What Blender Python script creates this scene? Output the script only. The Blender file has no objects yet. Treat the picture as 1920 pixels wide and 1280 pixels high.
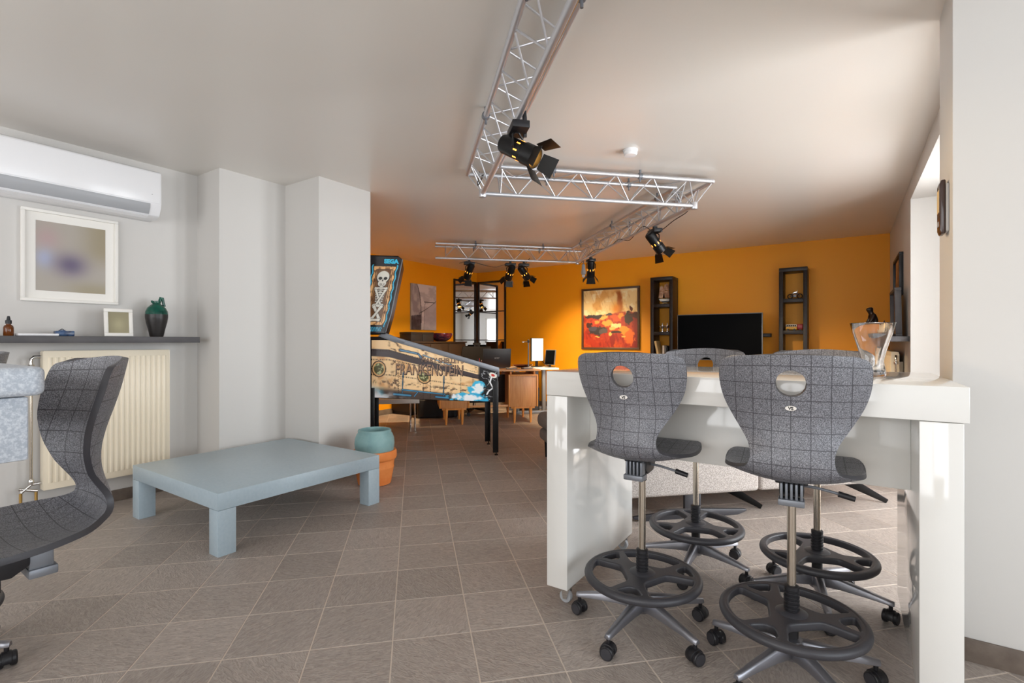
import bpy, bmesh, math, random
import numpy as np
from mathutils import Vector, Matrix
random.seed(4)
SC = bpy.context.scene
COL = SC.collection
PI = math.pi
# ------------------------------------------------------------------ camera
YAW = math.radians(33.9); FPX = 935.0; CH = 1.2
cam = bpy.data.cameras.new('camera'); cam.sensor_width = 36; cam.lens = FPX*36/1920
cam.clip_start = .05
camo = bpy.data.objects.new('camera', cam); COL.objects.link(camo)
camo.location = (0, 0, CH); camo.rotation_euler = (PI/2, 0, YAW); SC.camera = camo
# ------------------------------------------------------------------ world / exposure
wd = bpy.data.worlds.new('world'); SC.world = wd; wd.use_nodes = True
wd.node_tree.nodes['Background'].inputs[0].default_value = (.80, .90, 1, 1)
wd.node_tree.nodes['Background'].inputs[1].default_value = 1.2
SC.view_settings.view_transform = 'Standard'; SC.view_settings.look = 'None'
SC.view_settings.gamma = 1; SC.view_settings.use_curve_mapping = False
SC.view_settings.exposure = 0.1
SC.cycles.max_bounces = 10; SC.cycles.diffuse_bounces = 5; SC.cycles.glossy_bounces = 5
SC.cycles.transparent_max_bounces = 12; SC.cycles.caustics_reflective = False; SC.cycles.caustics_refractive = False
SC.cycles.sample_clamp_indirect = 6
# daylight entering by the window openings
def area(name, loc, rot, sx, sy, power, col=(1, .97, .93)):
    l = bpy.data.lights.new(name, 'AREA'); l.shape = 'RECTANGLE'; l.size = sx; l.size_y = sy; l.energy = power; l.color = col
    o = bpy.data.objects.new(name, l); COL.objects.link(o); o.location = loc; o.rotation_euler = rot; return o
area('daylight_rear', (-1.35, -2.72, 1.35), (PI/2, 0, 0), 5.6, 1.9, 138, (1, .99, .985))
area('daylight_alcove', (3.02, .1, 1.35), (0, PI/2, 0), 1.9, 3.6, 88, (.86, .93, 1))
area('daylight_patio', (2.3, 4.3, 1.35), (0, PI/2, 0), 2.6, 3.0, 370, (.93, .965, 1))
# ------------------------------------------------------------------ pixel helpers (direction only; depth from what is touched)
FW = (-math.sin(YAW), math.cos(YAW)); RT = (math.cos(YAW), math.sin(YAW))
def ray(px):
    t = (px-960)/FPX; return (FW[0]+t*RT[0], FW[1]+t*RT[1])
def onX(px, py, X):
    a = ray(px); Z = X/a[0]; return Vector((X, Z*a[1], CH-(py-640)*Z/FPX))
def onY(px, py, Y):
    a = ray(px); Z = Y/a[1]; return Vector((Z*a[0], Y, CH-(py-640)*Z/FPX))
def atZ(px, py, h):
    Z = (CH-h)*FPX/(py-640); a = ray(px); return Vector((Z*a[0], Z*a[1], h))
S2 = .5**.5
def D(d2, d1, z=0): return Vector(((d2-d1)*S2, (d2+d1)*S2, z))   # diagonal (tile) frame -> world
# ------------------------------------------------------------------ materials
def lin(c):
    f = lambda v: v/12.92 if v <= .04045 else ((v+.055)/1.055)**2.4
    return tuple(f(v/255) for v in c)+(1,)
M = {}
def new(name):
    m = bpy.data.materials.new(name); m.use_nodes = True; M[name] = m
    nt = m.node_tree; return m, nt, nt.nodes['Principled BSDF']
def N(nt, t, **k):
    n = nt.nodes.new(t)
    for a, v in k.items():
        if a.startswith('i_'):
            key = a[2:].replace('_', ' ')
            n.inputs[key].default_value = v
        else: setattr(n, a, v)
    return n
def L(nt, a, b): nt.links.new(a, b)
def mat(name, rgb, rough=.5, metal=0, coat=0, bump=None, var=None, emit=None, trans=0, ior=1.45, stretch=(1, 1, 1), spec=.5):
    """bump=(scale,strength) noise relief; var=(scale,rgb2,detail) colour variation"""
    m, nt, b = new(name)
    b.inputs['Base Color'].default_value = lin(rgb); b.inputs['Roughness'].default_value = rough
    b.inputs['Metallic'].default_value = metal; b.inputs['Coat Weight'].default_value = coat
    b.inputs['Coat Roughness'].default_value = .05
    b.inputs['IOR'].default_value = ior; b.inputs['Transmission Weight'].default_value = trans
    b.inputs['Specular IOR Level'].default_value = spec
    if emit:
        b.inputs['Emission Color'].default_value = lin(emit[0]); b.inputs['Emission Strength'].default_value = emit[1]
    if bump or var:
        tc = N(nt, 'ShaderNodeTexCoord'); mp = N(nt, 'ShaderNodeMapping'); mp.inputs['Scale'].default_value = stretch
        L(nt, tc.outputs['Object'], mp.inputs['Vector'])
    if var:
        n = N(nt, 'ShaderNodeTexNoise'); n.inputs['Scale'].default_value = var[0]; n.inputs['Detail'].default_value = var[2] if len(var) > 2 else 4
        L(nt, mp.outputs[0], n.inputs['Vector'])
        r = N(nt, 'ShaderNodeValToRGB'); r.color_ramp.elements[0].position = .35; r.color_ramp.elements[1].position = .65
        r.color_ramp.elements[0].color = lin(rgb); r.color_ramp.elements[1].color = lin(var[1])
        L(nt, n.outputs['Fac'], r.inputs[0]); L(nt, r.outputs[0], b.inputs['Base Color'])
    if bump:
        n = N(nt, 'ShaderNodeTexNoise'); n.inputs['Scale'].default_value = bump[0]; n.inputs['Detail'].default_value = 5
        L(nt, mp.outputs[0], n.inputs['Vector'])
        bp = N(nt, 'ShaderNodeBump'); bp.inputs['Strength'].default_value = bump[1]; bp.inputs['Distance'].default_value = .01
        L(nt, n.outputs['Fac'], bp.inputs['Height']); L(nt, bp.outputs[0], b.inputs['Normal'])
    return m
mat('paint', (207, 204, 200), .55, bump=(40, .03))
mat('ceil_paint', (222, 217, 211), .28, bump=(3, .02), var=(1.2, (223, 218, 211)))
mat('orange', (240, 160, 14), .5, bump=(60, .03))
mat('grout', (212, 198, 184), .9, bump=(80, .2))
mat('baseboard', (120, 108, 98), .5, bump=(50, .15), var=(15, (104, 92, 83)))
mat('white_gloss', (229, 227, 222), .1, coat=.5)
M['white_gloss'].node_tree.nodes['Principled BSDF'].inputs['Coat IOR'].default_value = 1.5
mat('blue_laminate', (174, 190, 199), .33, bump=(300, .05), var=(60, (168, 185, 195)))
mat('white_plastic', (240, 240, 242), .22)
mat('white_matte', (236, 233, 227), .5)
mat('cream_enamel', (238, 226, 203), .32)
mat('grey_plastic', (170, 172, 176), .4)
mat('black_plastic', (32, 31, 34), .42, bump=(500, .04))
mat('charcoal_plastic', (58, 57, 61), .42, bump=(400, .06))
mat('black_gloss', (3, 3, 4), .3, spec=.03)
mat('black_cloth', (20, 19, 20), .95, spec=.1)
mat('black_metal', (22, 21, 22), .35, metal=.3)
mat('alu', (205, 205, 209), .33, metal=.7, bump=(200, .03))
mat('cast_alu', (150, 150, 156), .36, metal=.85)
mat('chrome', (215, 212, 208), .12, metal=1)
mat('nickel', (196, 186, 172), .2, metal=1)
mat('steel_grey', (122, 125, 131), .4, metal=.4)
mat('shelf_grey', (88, 86, 88), .5, var=(8, (78, 76, 78)))
mat('dark_wood', (38, 27, 25), .42, var=(6, (28, 20, 18)), stretch=(1, 1, 10))
mat('dark_cabinet', (48, 38, 32), .4)
mat('terracotta', (234, 142, 74), .75, bump=(60, .15), var=(9, (224, 126, 58)))
mat('aqua_glaze', (135, 170, 170), .55, bump=(50, .15), var=(10, (118, 154, 156)))
mat('green_glaze', (14, 92, 74), .12, var=(14, (6, 62, 52)))
mat('black_clay', (40, 37, 36), .35, bump=(30, .2))
mat('amber', (120, 62, 14), .1, trans=.35)
mat('navy', (30, 45, 78), .25, var=(30, (60, 90, 130)))
mat('brass', (210, 170, 100), .3, metal=1)
mat('white_label', (200, 190, 120), .5)
mat('mirror', (236, 236, 236), .01, metal=1)
mat('mirror_frame', (44, 32, 27), .35, metal=.2)
mat('lens', (255, 190, 90), .3, emit=((255, 186, 92), 30))
mat('slot_glow', (255, 170, 60), .3, emit=((255, 160, 60), 4))
mat('barn_door', (28, 26, 24), .35, metal=.5)
mat('maroon', (96, 18, 38), .15, coat=.5, var=(8, (30, 24, 40)))
mat('screen_reflection', (225, 235, 232), .2, emit=((225, 240, 238), .8))  # pale emission stands in for the white reflection on the angled monitor
mat('curtain', (240, 238, 234), .8)
mat('yellow_plastic', (232, 196, 40), .25)
mat('bronze_dark', (30, 18, 16), .3)
mat('red_toy', (165, 22, 24), .3); mat('yellow_toy', (232, 176, 50), .3)
mat('paper_white', (232, 228, 218), .6); mat('paper_red', (150, 40, 50), .6); mat('paper_grey', (120, 118, 120), .6)
mat('paper_pink', (214, 160, 150), .6); mat('paper_dark', (52, 50, 54), .6); mat('paper_tan', (216, 190, 140), .6)
mat('sail', (205, 170, 140), .7, var=(20, (160, 110, 80)))
mat('blue_text', (60, 190, 225), .4); mat('title_text', (150, 118, 96), .4); mat('title_edge', (42, 34, 32), .5)
mat('acer_text', (170, 170, 172), .3, metal=.6); mat('badge_dark', (20, 20, 22), .4)
mat('glass_brown', (60, 44, 40), .15)
mat('frame_brown', (84, 62, 44), .4)
mat('skin_speckle', (70, 70, 74), .45)
mat('window_frame', (232, 232, 230), .35)
mat('art_back', (180, 175, 165), .6)
# clear glass
m, nt, b = new('glass'); b.inputs['Base Color'].default_value = (1, 1, 1, 1); b.inputs['Roughness'].default_value = 0; b.inputs['Transmission Weight'].default_value = 1; b.inputs['IOR'].default_value = 1.45
m, nt, b = new('pane')
tr = N(nt, 'ShaderNodeBsdfTransparent'); gl = N(nt, 'ShaderNodeBsdfGlossy'); gl.inputs['Roughness'].default_value = .01
mx = N(nt, 'ShaderNodeMixShader'); mx.inputs[0].default_value = .06; L(nt, tr.outputs[0], mx.inputs[1]); L(nt, gl.outputs[0], mx.inputs[2])
L(nt, mx.outputs[0], nt.nodes['Material Output'].inputs[0])
# wood
def wood(name, c1, c2, axis, rough=.4):
    m, nt, b = new(name); b.inputs['Roughness'].default_value = rough
    tc = N(nt, 'ShaderNodeTexCoord'); mp = N(nt, 'ShaderNodeMapping'); s = [22, 22, 22]; s[axis] = 2.0; mp.inputs['Scale'].default_value = s
    n = N(nt, 'ShaderNodeTexNoise'); n.inputs['Scale'].default_value = 2.2; n.inputs['Detail'].default_value = 7; n.inputs['Distortion'].default_value = .5
    r = N(nt, 'ShaderNodeValToRGB'); r.color_ramp.elements[0].position = .3; r.color_ramp.elements[1].position = .7
    r.color_ramp.elements[0].color = lin(c1); r.color_ramp.elements[1].color = lin(c2)
    L(nt, tc.outputs['Object'], mp.inputs['Vector']); L(nt, mp.outputs[0], n.inputs['Vector']); L(nt, n.outputs['Fac'], r.inputs[0]); L(nt, r.outputs[0], b.inputs['Base Color'])
wood('teak_v', (205, 138, 82), (224, 164, 108), 2); wood('teak_h', (214, 150, 92), (232, 176, 120), 0)
wood('teak_leg', (226, 146, 66), (236, 164, 88), 2)
# slate tile: tone and direction of the relief differ from tile to tile
TP = .3137; TO2 = -.085; TO1 = 2.055
m, nt, b = new('tile'); b.inputs['Roughness'].default_value = .47
geo = N(nt, 'ShaderNodeNewGeometry'); rot = N(nt, 'ShaderNodeVectorRotate'); rot.rotation_type = 'Z_AXIS'; rot.inputs['Angle'].default_value = -PI/4
L(nt, geo.outputs['Position'], rot.inputs['Vector'])
sub = N(nt, 'ShaderNodeVectorMath', operation='SUBTRACT'); sub.inputs[1].default_value = (TO2, TO1, 0); L(nt, rot.outputs[0], sub.inputs[0])
dv = N(nt, 'ShaderNodeVectorMath', operation='DIVIDE'); dv.inputs[1].default_value = (TP, TP, 1); L(nt, sub.outputs[0], dv.inputs[0])
fl = N(nt, 'ShaderNodeVectorMath', operation='FLOOR'); L(nt, dv.outputs[0], fl.inputs[0])
sx = N(nt, 'ShaderNodeSeparateXYZ'); L(nt, fl.outputs[0], sx.inputs[0]); cx = N(nt, 'ShaderNodeCombineXYZ'); L(nt, sx.outputs[0], cx.inputs[0]); L(nt, sx.outputs[1], cx.inputs[1])
wn = N(nt, 'ShaderNodeTexWhiteNoise', noise_dimensions='2D'); L(nt, cx.outputs[0], wn.inputs['Vector'])
ang = N(nt, 'ShaderNodeMath', operation='MULTIPLY'); ang.inputs[1].default_value = 6.28; L(nt, wn.outputs['Value'], ang.inputs[0])
r2 = N(nt, 'ShaderNodeVectorRotate'); r2.rotation_type = 'Z_AXIS'; L(nt, sub.outputs[0], r2.inputs['Vector']); L(nt, ang.outputs[0], r2.inputs['Angle'])
mp = N(nt, 'ShaderNodeMapping'); mp.inputs['Scale'].default_value = (26, 75, 26); L(nt, r2.outputs[0], mp.inputs['Vector'])
n1 = N(nt, 'ShaderNodeTexNoise'); n1.inputs['Scale'].default_value = 1; n1.inputs['Detail'].default_value = 6; n1.inputs['Distortion'].default_value = 1.6; L(nt, mp.outputs[0], n1.inputs['Vector'])
bp = N(nt, 'ShaderNodeBump'); bp.inputs['Strength'].default_value = .62; bp.inputs['Distance'].default_value = .006; L(nt, n1.outputs['Fac'], bp.inputs['Height']); L(nt, bp.outputs[0], b.inputs['Normal'])
r = N(nt, 'ShaderNodeValToRGB'); r.color_ramp.elements[0].position = .25; r.color_ramp.elements[1].position = .8
r.color_ramp.elements[0].color = lin((143, 132, 124)); r.color_ramp.elements[1].color = lin((188, 176, 167)); L(nt, n1.outputs['Fac'], r.inputs[0])
hs = N(nt, 'ShaderNodeHueSaturation'); L(nt, r.outputs[0], hs.inputs['Color'])
mr = N(nt, 'ShaderNodeMapRange'); mr.inputs['To Min'].default_value = .88; mr.inputs['To Max'].default_value = 1.1; L(nt, wn.outputs['Value'], mr.inputs['Value']); L(nt, mr.outputs[0], hs.inputs['Value'])
L(nt, hs.outputs[0], b.inputs['Base Color'])
# speckle materials
def speckle(name, c1, c2, scale, rough, grid=None, lo=.42, hi=.62):
    m, nt, b = new(name); b.inputs['Roughness'].default_value = rough
    tc = N(nt, 'ShaderNodeTexCoord')
    n = N(nt, 'ShaderNodeTexNoise'); n.inputs['Scale'].default_value = scale; n.inputs['Detail'].default_value = 3; n.inputs['Roughness'].default_value = .7
    L(nt, tc.outputs['Object'], n.inputs['Vector'])
    r = N(nt, 'ShaderNodeValToRGB'); r.color_ramp.elements[0].position = lo; r.color_ramp.elements[1].position = hi
    r.color_ramp.elements[0].color = lin(c1); r.color_ramp.elements[1].color = lin(c2); L(nt, n.outputs['Fac'], r.inputs[0])
    bp = N(nt, 'ShaderNodeBump'); bp.inputs['Strength'].default_value = .25; bp.inputs['Distance'].default_value = .002
    if grid:   # moulded grid grooves, spaced in metres along the shell's own surface
        uv = N(nt, 'ShaderNodeUVMap'); sp = N(nt, 'ShaderNodeSeparateXYZ'); L(nt, uv.outputs[0], sp.inputs[0])
        facs = []
        for k in (0, 1):
            d = N(nt, 'ShaderNodeMath', operation='PINGPONG'); d.inputs[1].default_value = grid/2
            L(nt, sp.outputs[k], d.inputs[0])
            lt = N(nt, 'ShaderNodeMath', operation='LESS_THAN'); lt.inputs[1].default_value = .0012; L(nt, d.outputs[0], lt.inputs[0]); facs.append(lt)
        mxx = N(nt, 'ShaderNodeMath', operation='MAXIMUM'); L(nt, facs[0].outputs[0], mxx.inputs[0]); L(nt, facs[1].outputs[0], mxx.inputs[1])
        mc = N(nt, 'ShaderNodeMixRGB'); mc.inputs[2].default_value = lin((62, 61, 66)); L(nt, mxx.outputs[0], mc.inputs[0]); L(nt, r.outputs[0], mc.inputs[1])
        L(nt, mc.outputs[0], b.inputs['Base Color'])
        sb = N(nt, 'ShaderNodeMath', operation='SUBTRACT'); L(nt, n.outputs['Fac'], sb.inputs[0]); L(nt, mxx.outputs[0], sb.inputs[1]); L(nt, sb.outputs[0], bp.inputs['Height'])
    else:
        L(nt, r.outputs[0], b.inputs['Base Color']); L(nt, n.outputs['Fac'], bp.inputs['Height'])
    L(nt, bp.outputs[0], b.inputs['Normal'])
speckle('shell', (72, 72, 77), (150, 150, 156), 380, .42, grid=.0545)
speckle('granite', (168, 176, 187), (200, 206, 213), 170, .4)
speckle('sofa_fabric', (146, 138, 132), (202, 194, 188), 170, .9)
speckle('sofa_dark', (104, 94, 88), (140, 128, 120), 200, .9)
# print on flat things: colours held by the mesh
m, nt, b = new('print'); b.inputs['Roughness'].default_value = .45
at = N(nt, 'ShaderNodeAttribute'); at.attribute_name = 'Col'; L(nt, at.outputs['Color'], b.inputs['Base Color'])
m, nt, b = new('print_gloss'); b.inputs['Roughness'].default_value = .2
at = N(nt, 'ShaderNodeAttribute'); at.attribute_name = 'Col'; L(nt, at.outputs['Color'], b.inputs['Base Color'])
# ------------------------------------------------------------------ mesh helpers
class MB:
    def __init__(s): s.v = []; s.f = []
    def add(s, vs, fs):
        o = len(s.v); s.v += [tuple(v) for v in vs]; s.f += [tuple(i+o for i in f) for f in fs]; return s
    def box(s, x0, x1, y0, y1, z0, z1, mtx=None):
        vs = [Vector((x, y, z)) for z in (z0, z1) for y in (y0, y1) for x in (x0, x1)]
        if mtx: vs = [mtx @ v for v in vs]
        return s.add(vs, [(0, 2, 3, 1), (4, 5, 7, 6), (0, 1, 5, 4), (2, 6, 7, 3), (0, 4, 6, 2), (1, 3, 7, 5)])
    def prism(s, pts, y0, y1, plane='xz', mtx=None):
        n = len(pts)
        f = {'xz': lambda p, y: Vector((p[0], y, p[1])), 'xy': lambda p, y: Vector((p[0], p[1], y)), 'yz': lambda p, y: Vector((y, p[0], p[1]))}[plane]
        vs = [f(p, y0) for p in pts]+[f(p, y1) for p in pts]
        if mtx: vs = [mtx @ v for v in vs]
        return s.add(vs, [tuple(range(n)), tuple(range(2*n-1, n-1, -1))]+[(i, i+n, (i+1) % n+n, (i+1) % n) for i in range(n)])
    def lathe(s, prof, seg=32, mtx=None, cap=True):
        vs = []; fs = []
        for r, z in prof:
            for k in range(seg):
                a = 2*PI*k/seg; v = Vector((r*math.cos(a), r*math.sin(a), z)); vs.append(mtx @ v if mtx else v)
        for i in range(len(prof)-1):
            for k in range(seg):
                a, b_ = i*seg+k, i*seg+(k+1) % seg; fs.append((a, b_, b_+seg, a+seg))
        if cap: fs += [tuple(range(seg-1, -1, -1)), tuple((len(prof)-1)*seg+k for k in range(seg))]
        return s.add(vs, fs)
    def tube(s, path, r, seg=10, closed=False, cap=True):
        path = [Vector(p) for p in path]; n = len(path); rr = r if isinstance(r, (list, tuple)) else [r]*n
        vs = []; fs = []; up = None
        for i, p in enumerate(path):
            if closed: t = path[(i+1) % n]-path[i-1]
            else: t = path[min(i+1, n-1)]-path[max(i-1, 0)]
            t.normalize()
            if up is None: up = Vector((0, 0, 1)) if abs(t.z) < .9 else Vector((1, 0, 0))
            a = t.cross(up).normalized(); up = a.cross(t).normalized()
            for k in range(seg):
                an = 2*PI*k/seg; vs.append(p+a*(math.cos(an)*rr[i])+up*(math.sin(an)*rr[i]))
        m_ = n if closed else n-1
        for i in range(m_):
            for k in range(seg):
                j = (i+1) % n; fs.append((i*seg+k, j*seg+k, j*seg+(k+1) % seg, i*seg+(k+1) % seg))
        if cap and not closed: fs += [tuple(range(seg)), tuple((n-1)*seg+k for k in range(seg-1, -1, -1))]
        return s.add(vs, fs)
    def build(s, name, m, parent=None, bevel=0, smooth=False, seg=2, sub=0, angle=40):
        me = bpy.data.meshes.new(name); me.from_pydata(s.v, [], s.f)
        bm = bmesh.new(); bm.from_mesh(me); bmesh.ops.recalc_face_normals(bm, faces=bm.faces)
        if bevel:
            es = [e for e in bm.edges if e.is_manifold and e.calc_face_angle(0) > .6]
            bmesh.ops.bevel(bm, geom=es, offset=bevel, segments=seg, affect='EDGES', profile=.5, clamp_overlap=True)
        bm.to_mesh(me); bm.free()
        if smooth or bevel:
            me.polygons.foreach_set('use_smooth', [True]*len(me.polygons)); me.set_sharp_from_angle(angle=math.radians(angle))
        me.materials.append(M[m]); o = bpy.data.objects.new(name, me); COL.objects.link(o)
        if parent: o.parent = parent
        if sub:
            md = o.modifiers.new('sub', 'SUBSURF'); md.levels = sub; md.render_levels = sub
        return o
def RX(a): return Matrix.Rotation(a, 4, 'X')
def RY(a): return Matrix.Rotation(a, 4, 'Y')
def RZ(a): return Matrix.Rotation(a, 4, 'Z')
def T(x, y, z): return Matrix.Translation((x, y, z))
def align(p, q):
    d = Vector(q)-Vector(p); return Matrix.Translation(p) @ d.to_track_quat('Z', 'Y').to_matrix().to_4x4(), d.length
def tag(o, label, cat, group=None):
    o['label'] = label; o['category'] = cat
    if group: o['group'] = group
    return o
def thing(name, label, cat, loc=(0, 0, 0), rz=0, group=None):
    o = bpy.data.objects.new(name, None); COL.objects.link(o); o.location = loc; o.rotation_euler = (0, 0, rz); o.empty_display_size = .1
    return tag(o, label, cat, group)
def struct(o): o['kind'] = 'structure'; return o
def copy_tree(o, parent=None):
    c = o.copy(); COL.objects.link(c)
    if parent: c.parent = parent
    for ch in list(o.children): copy_tree(ch, c)
    return c
def share(o, parent, mtx):
    c = o.copy(); COL.objects.link(c); c.parent = parent; c.matrix_local = mtx; return c
def text(name, body, size, m, parent, mtx, depth=.001, bold=0):
    cu = bpy.data.curves.new(name, 'FONT'); cu.body = body; cu.size = size; cu.extrude = depth; cu.offset = bold; cu.align_x = 'CENTER'; cu.align_y = 'CENTER'; cu.resolution_u = 3
    t = bpy.data.objects.new('tmp', cu); COL.objects.link(t); dg = bpy.context.evaluated_depsgraph_get()
    me = bpy.data.meshes.new_from_object(t.evaluated_get(dg)); bpy.data.objects.remove(t); bpy.data.curves.remove(cu)
    me.materials.clear(); me.materials.append(M[m]); me.name = name
    o = bpy.data.objects.new(name, me); COL.objects.link(o); o.parent = parent; o.matrix_local = mtx; return o
def plate(name, outlines, th, bev, m, parent=None):
    """flat plate with holes: first outline is the rim, the rest are openings; lies in xy, centred on z=0"""
    cu = bpy.data.curves.new(name, 'CURVE'); cu.dimensions = '2D'; cu.fill_mode = 'BOTH'; cu.extrude = th/2-bev; cu.bevel_depth = bev; cu.bevel_resolution = 2; cu.offset = -bev
    for pl in outlines:
        sp = cu.splines.new('POLY'); sp.points.add(len(pl)-1); sp.use_cyclic_u = True
        for i, p in enumerate(pl): sp.points[i].co = (p[0], p[1], 0, 1)
    t = bpy.data.objects.new('tmp', cu); COL.objects.link(t); dg = bpy.context.evaluated_depsgraph_get()
    me = bpy.data.meshes.new_from_object(t.evaluated_get(dg)); bpy.data.objects.remove(t); bpy.data.curves.remove(cu)
    me.materials.clear(); me.materials.append(M[m]); me.name = name
    me.polygons.foreach_set('use_smooth', [True]*len(me.polygons)); me.set_sharp_from_angle(angle=math.radians(45))
    o = bpy.data.objects.new(name, me); COL.objects.link(o)
    if parent: o.parent = parent
    return o
# numpy noise for prints
def vnoise(x, y, seed=0):
    xi = np.floor(x).astype(np.int64); yi = np.floor(y).astype(np.int64); fx = x-xi; fy = y-yi; fx = fx*fx*(3-2*fx); fy = fy*fy*(3-2*fy)
    def h(a, b_):
        n = (a*374761393+b_*668265263+seed*974711) & 0xffffffff; n = ((n ^ (n >> 13))*1274126177) & 0xffffffff
        return ((n ^ (n >> 16)) & 0xffff)/65535.
    return (h(xi, yi)*(1-fx)+h(xi+1, yi)*fx)*(1-fy)+(h(xi, yi+1)*(1-fx)+h(xi+1, yi+1)*fx)*fy
def fbm(x, y, seed=0, o=4):
    t = 0; a = .5
    for k in range(o): t = t+a*vnoise(x*2**k, y*2**k, seed+k); a *= .5
    return t/(1-.5**o)
def mixc(c, col, a):
    a = np.clip(a, 0, 1)[..., None]; return c*(1-a)+np.array(col, float)*a
def sst(a, b_, x): t = np.clip((x-a)/(b_-a), 0, 1); return t*t*(3-2*t)
def art(name, pos, nx, ny, colf, m, parent, flip=False):
    """grid of nx*ny points, pos(u,v)->xyz arrays, colf(u,v)->sRGB 0..255"""
    u, v = np.meshgrid(np.linspace(0, 1, nx), np.linspace(0, 1, ny)); x, y, z = pos(u, v)
    P_ = np.stack([x+0*u, y+0*u, z+0*u], -1).reshape(-1, 3)
    i = np.arange(nx*ny).reshape(ny, nx); a, b_, c, d = i[:-1, :-1].ravel(), i[:-1, 1:].ravel(), i[1:, 1:].ravel(), i[1:, :-1].ravel()
    fs = np.stack([a, b_, c, d] if not flip else [d, c, b_, a], -1)
    me = bpy.data.meshes.new(name); me.from_pydata(P_.tolist(), [], fs.tolist())
    c = np.clip(colf(u, v)/255, 0, 1).reshape(-1, 3); c = np.where(c <= .04045, c/12.92, ((c+.055)/1.055)**2.4)
    ca = me.color_attributes.new('Col', 'FLOAT_COLOR', 'POINT'); ca.data.foreach_set('color', np.concatenate([c, np.ones((len(c), 1))], 1).ravel().astype(np.float32))
    me.materials.append(M[m]); o = bpy.data.objects.new(name, me); COL.objects.link(o); o.parent = parent; return o
def bx(x0, x1, y0, y1, z0, z1): return MB().box(x0, x1, y0, y1, z0, z1)
# ================================================================== SETTING
HC = 2.6
XL, XP1, XP2, YP0, YP1, YP2 = -4.57, -4.2, -3.71, 2.02, 2.59, 3.14
XF, YB, XR, YN, XN = -6.3, 8.08, .46, 2.52, .335
YO = 5.55; XW = 1.2; XA = 2.95; YS = -2.6
struct(bx(XF-.2, 3.2, YS-.2, YB+.2, HC, HC+.1).build('ceiling', 'ceil_paint'))
floor = struct(bx(XF-.2, 3.2, YS-.2, YB+.2, -.1, -.0012).build('floor', 'grout'))
struct(bx(XL-.2, XL, YS-.2, YP0, 0, HC).build('wall_left', 'paint'))
struct(bx(XL-.2, XP1, YP0, YP1, 0, HC).build('wall_left_pier', 'paint'))
struct(bx(XF-.2, XP2, YP1, YP2, 0, HC).build('wall_left_return', 'paint'))
struct(bx(XF-.2, XF, YP2, YB+.2, 0, HC).build('wall_far_left', 'orange'))
struct(bx(XF, XR, YB, YB+.2, 0, HC).build('wall_back', 'orange'))
struct(bx(XR, XW+.1, YO, YB+.2, 0, HC).build('wall_right', 'paint'))
struct(bx(XR, XW+.1, YN+.2, YO, 2.44, HC).build('wall_right_lintel', 'paint'))
struct(MB().box(XN, 3.2, YN, YN+.2, 0, HC).box(XN, XR, YN+.2, 2.845, 0, HC).build('wall_right_near', 'paint'))
w = MB(); w.box(XA, XA+.2, -2.6, -1.75, 0, HC).box(XA, XA+.2, 1.95, YN, 0, HC).box(XA, XA+.2, -1.75, 1.95, 0, .4).box(XA, XA+.2, -1.75, 1.95, 2.3, HC)
struct(w.build('wall_alcove', 'paint'))
w = MB(); w.box(XL, -4.2, YS-.2, YS, 0, HC).box(1.5, 3.15, YS-.2, YS, 0, HC).box(-4.2, 1.5, YS-.2, YS, 0, .4).box(-4.2, 1.5, YS-.2, YS, 2.3, HC)
struct(w.build('wall_behind', 'paint'))
def window(n, a0, a1, z0, z1, plane, at, cols):
    fr = MB(); t = .06
    def b_(p0, p1, q0, q1, d0, d1):
        if plane == 'x': fr.box(at+d0, at+d1, p0, p1, q0, q1)
        else: fr.box(p0, p1, at+d0, at+d1, q0, q1)
    b_(a0, a1, z0, z0+t, -.03, .03); b_(a0, a1, z1-t, z1, -.03, .03)
    for k in range(cols+1):
        c = a0+t/2+(a1-a0-t)*k/cols; b_(c-t/2, c+t/2, z0+t, z1-t, -.03, .03)
    o = struct(fr.build('window_%d' % n, 'window_frame', bevel=.006))
    for k in range(cols):
        c0 = a0+t+(a1-a0-t)*k/cols; c1 = a0+(a1-a0-t)*(k+1)/cols
        q = MB()
        if plane == 'x': q.box(at-.004, at+.004, c0, c1, z0+t, z1-t)
        else: q.box(c0, c1, at-.004, at+.004, z0+t, z1-t)
        q.build('pane', 'pane', o)
window(1, YN+.2, YO, 0, 2.44, 'x', XW, 3)
window(2, -4.2, 1.5, .4, 2.3, 'y', YS-.06, 4)
window(3, -1.75, 1.95, .4, 2.3, 'x', XA+.06, 3)
# skirting of the same dark stone
def base(n, x0, x1, y0, y1): struct(bx(x0, x1, y0, y1, 0, .085).build('baseboard_'+n, 'baseboard', bevel=.002))
base('left', XL, XL+.012, YS, YP0); base('left_pier', XP1, XP1+.012, YP0, YP1); base('left_step', XL+.012, XP1+.012, YP0-.012, YP0)
base('left_return', XP2, XP2+.012, YP1, YP2); base('left_return_step', XP1+.012, XP2+.012, YP1-.012, YP1)
base('far_left', XF, XF+.012, YP2, YB); base('back', XF, XR, YB-.012, YB); base('right', XR-.012, XR, YO, YB); base('right_near', XN-.012, XA, YN-.012, YN)
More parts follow.
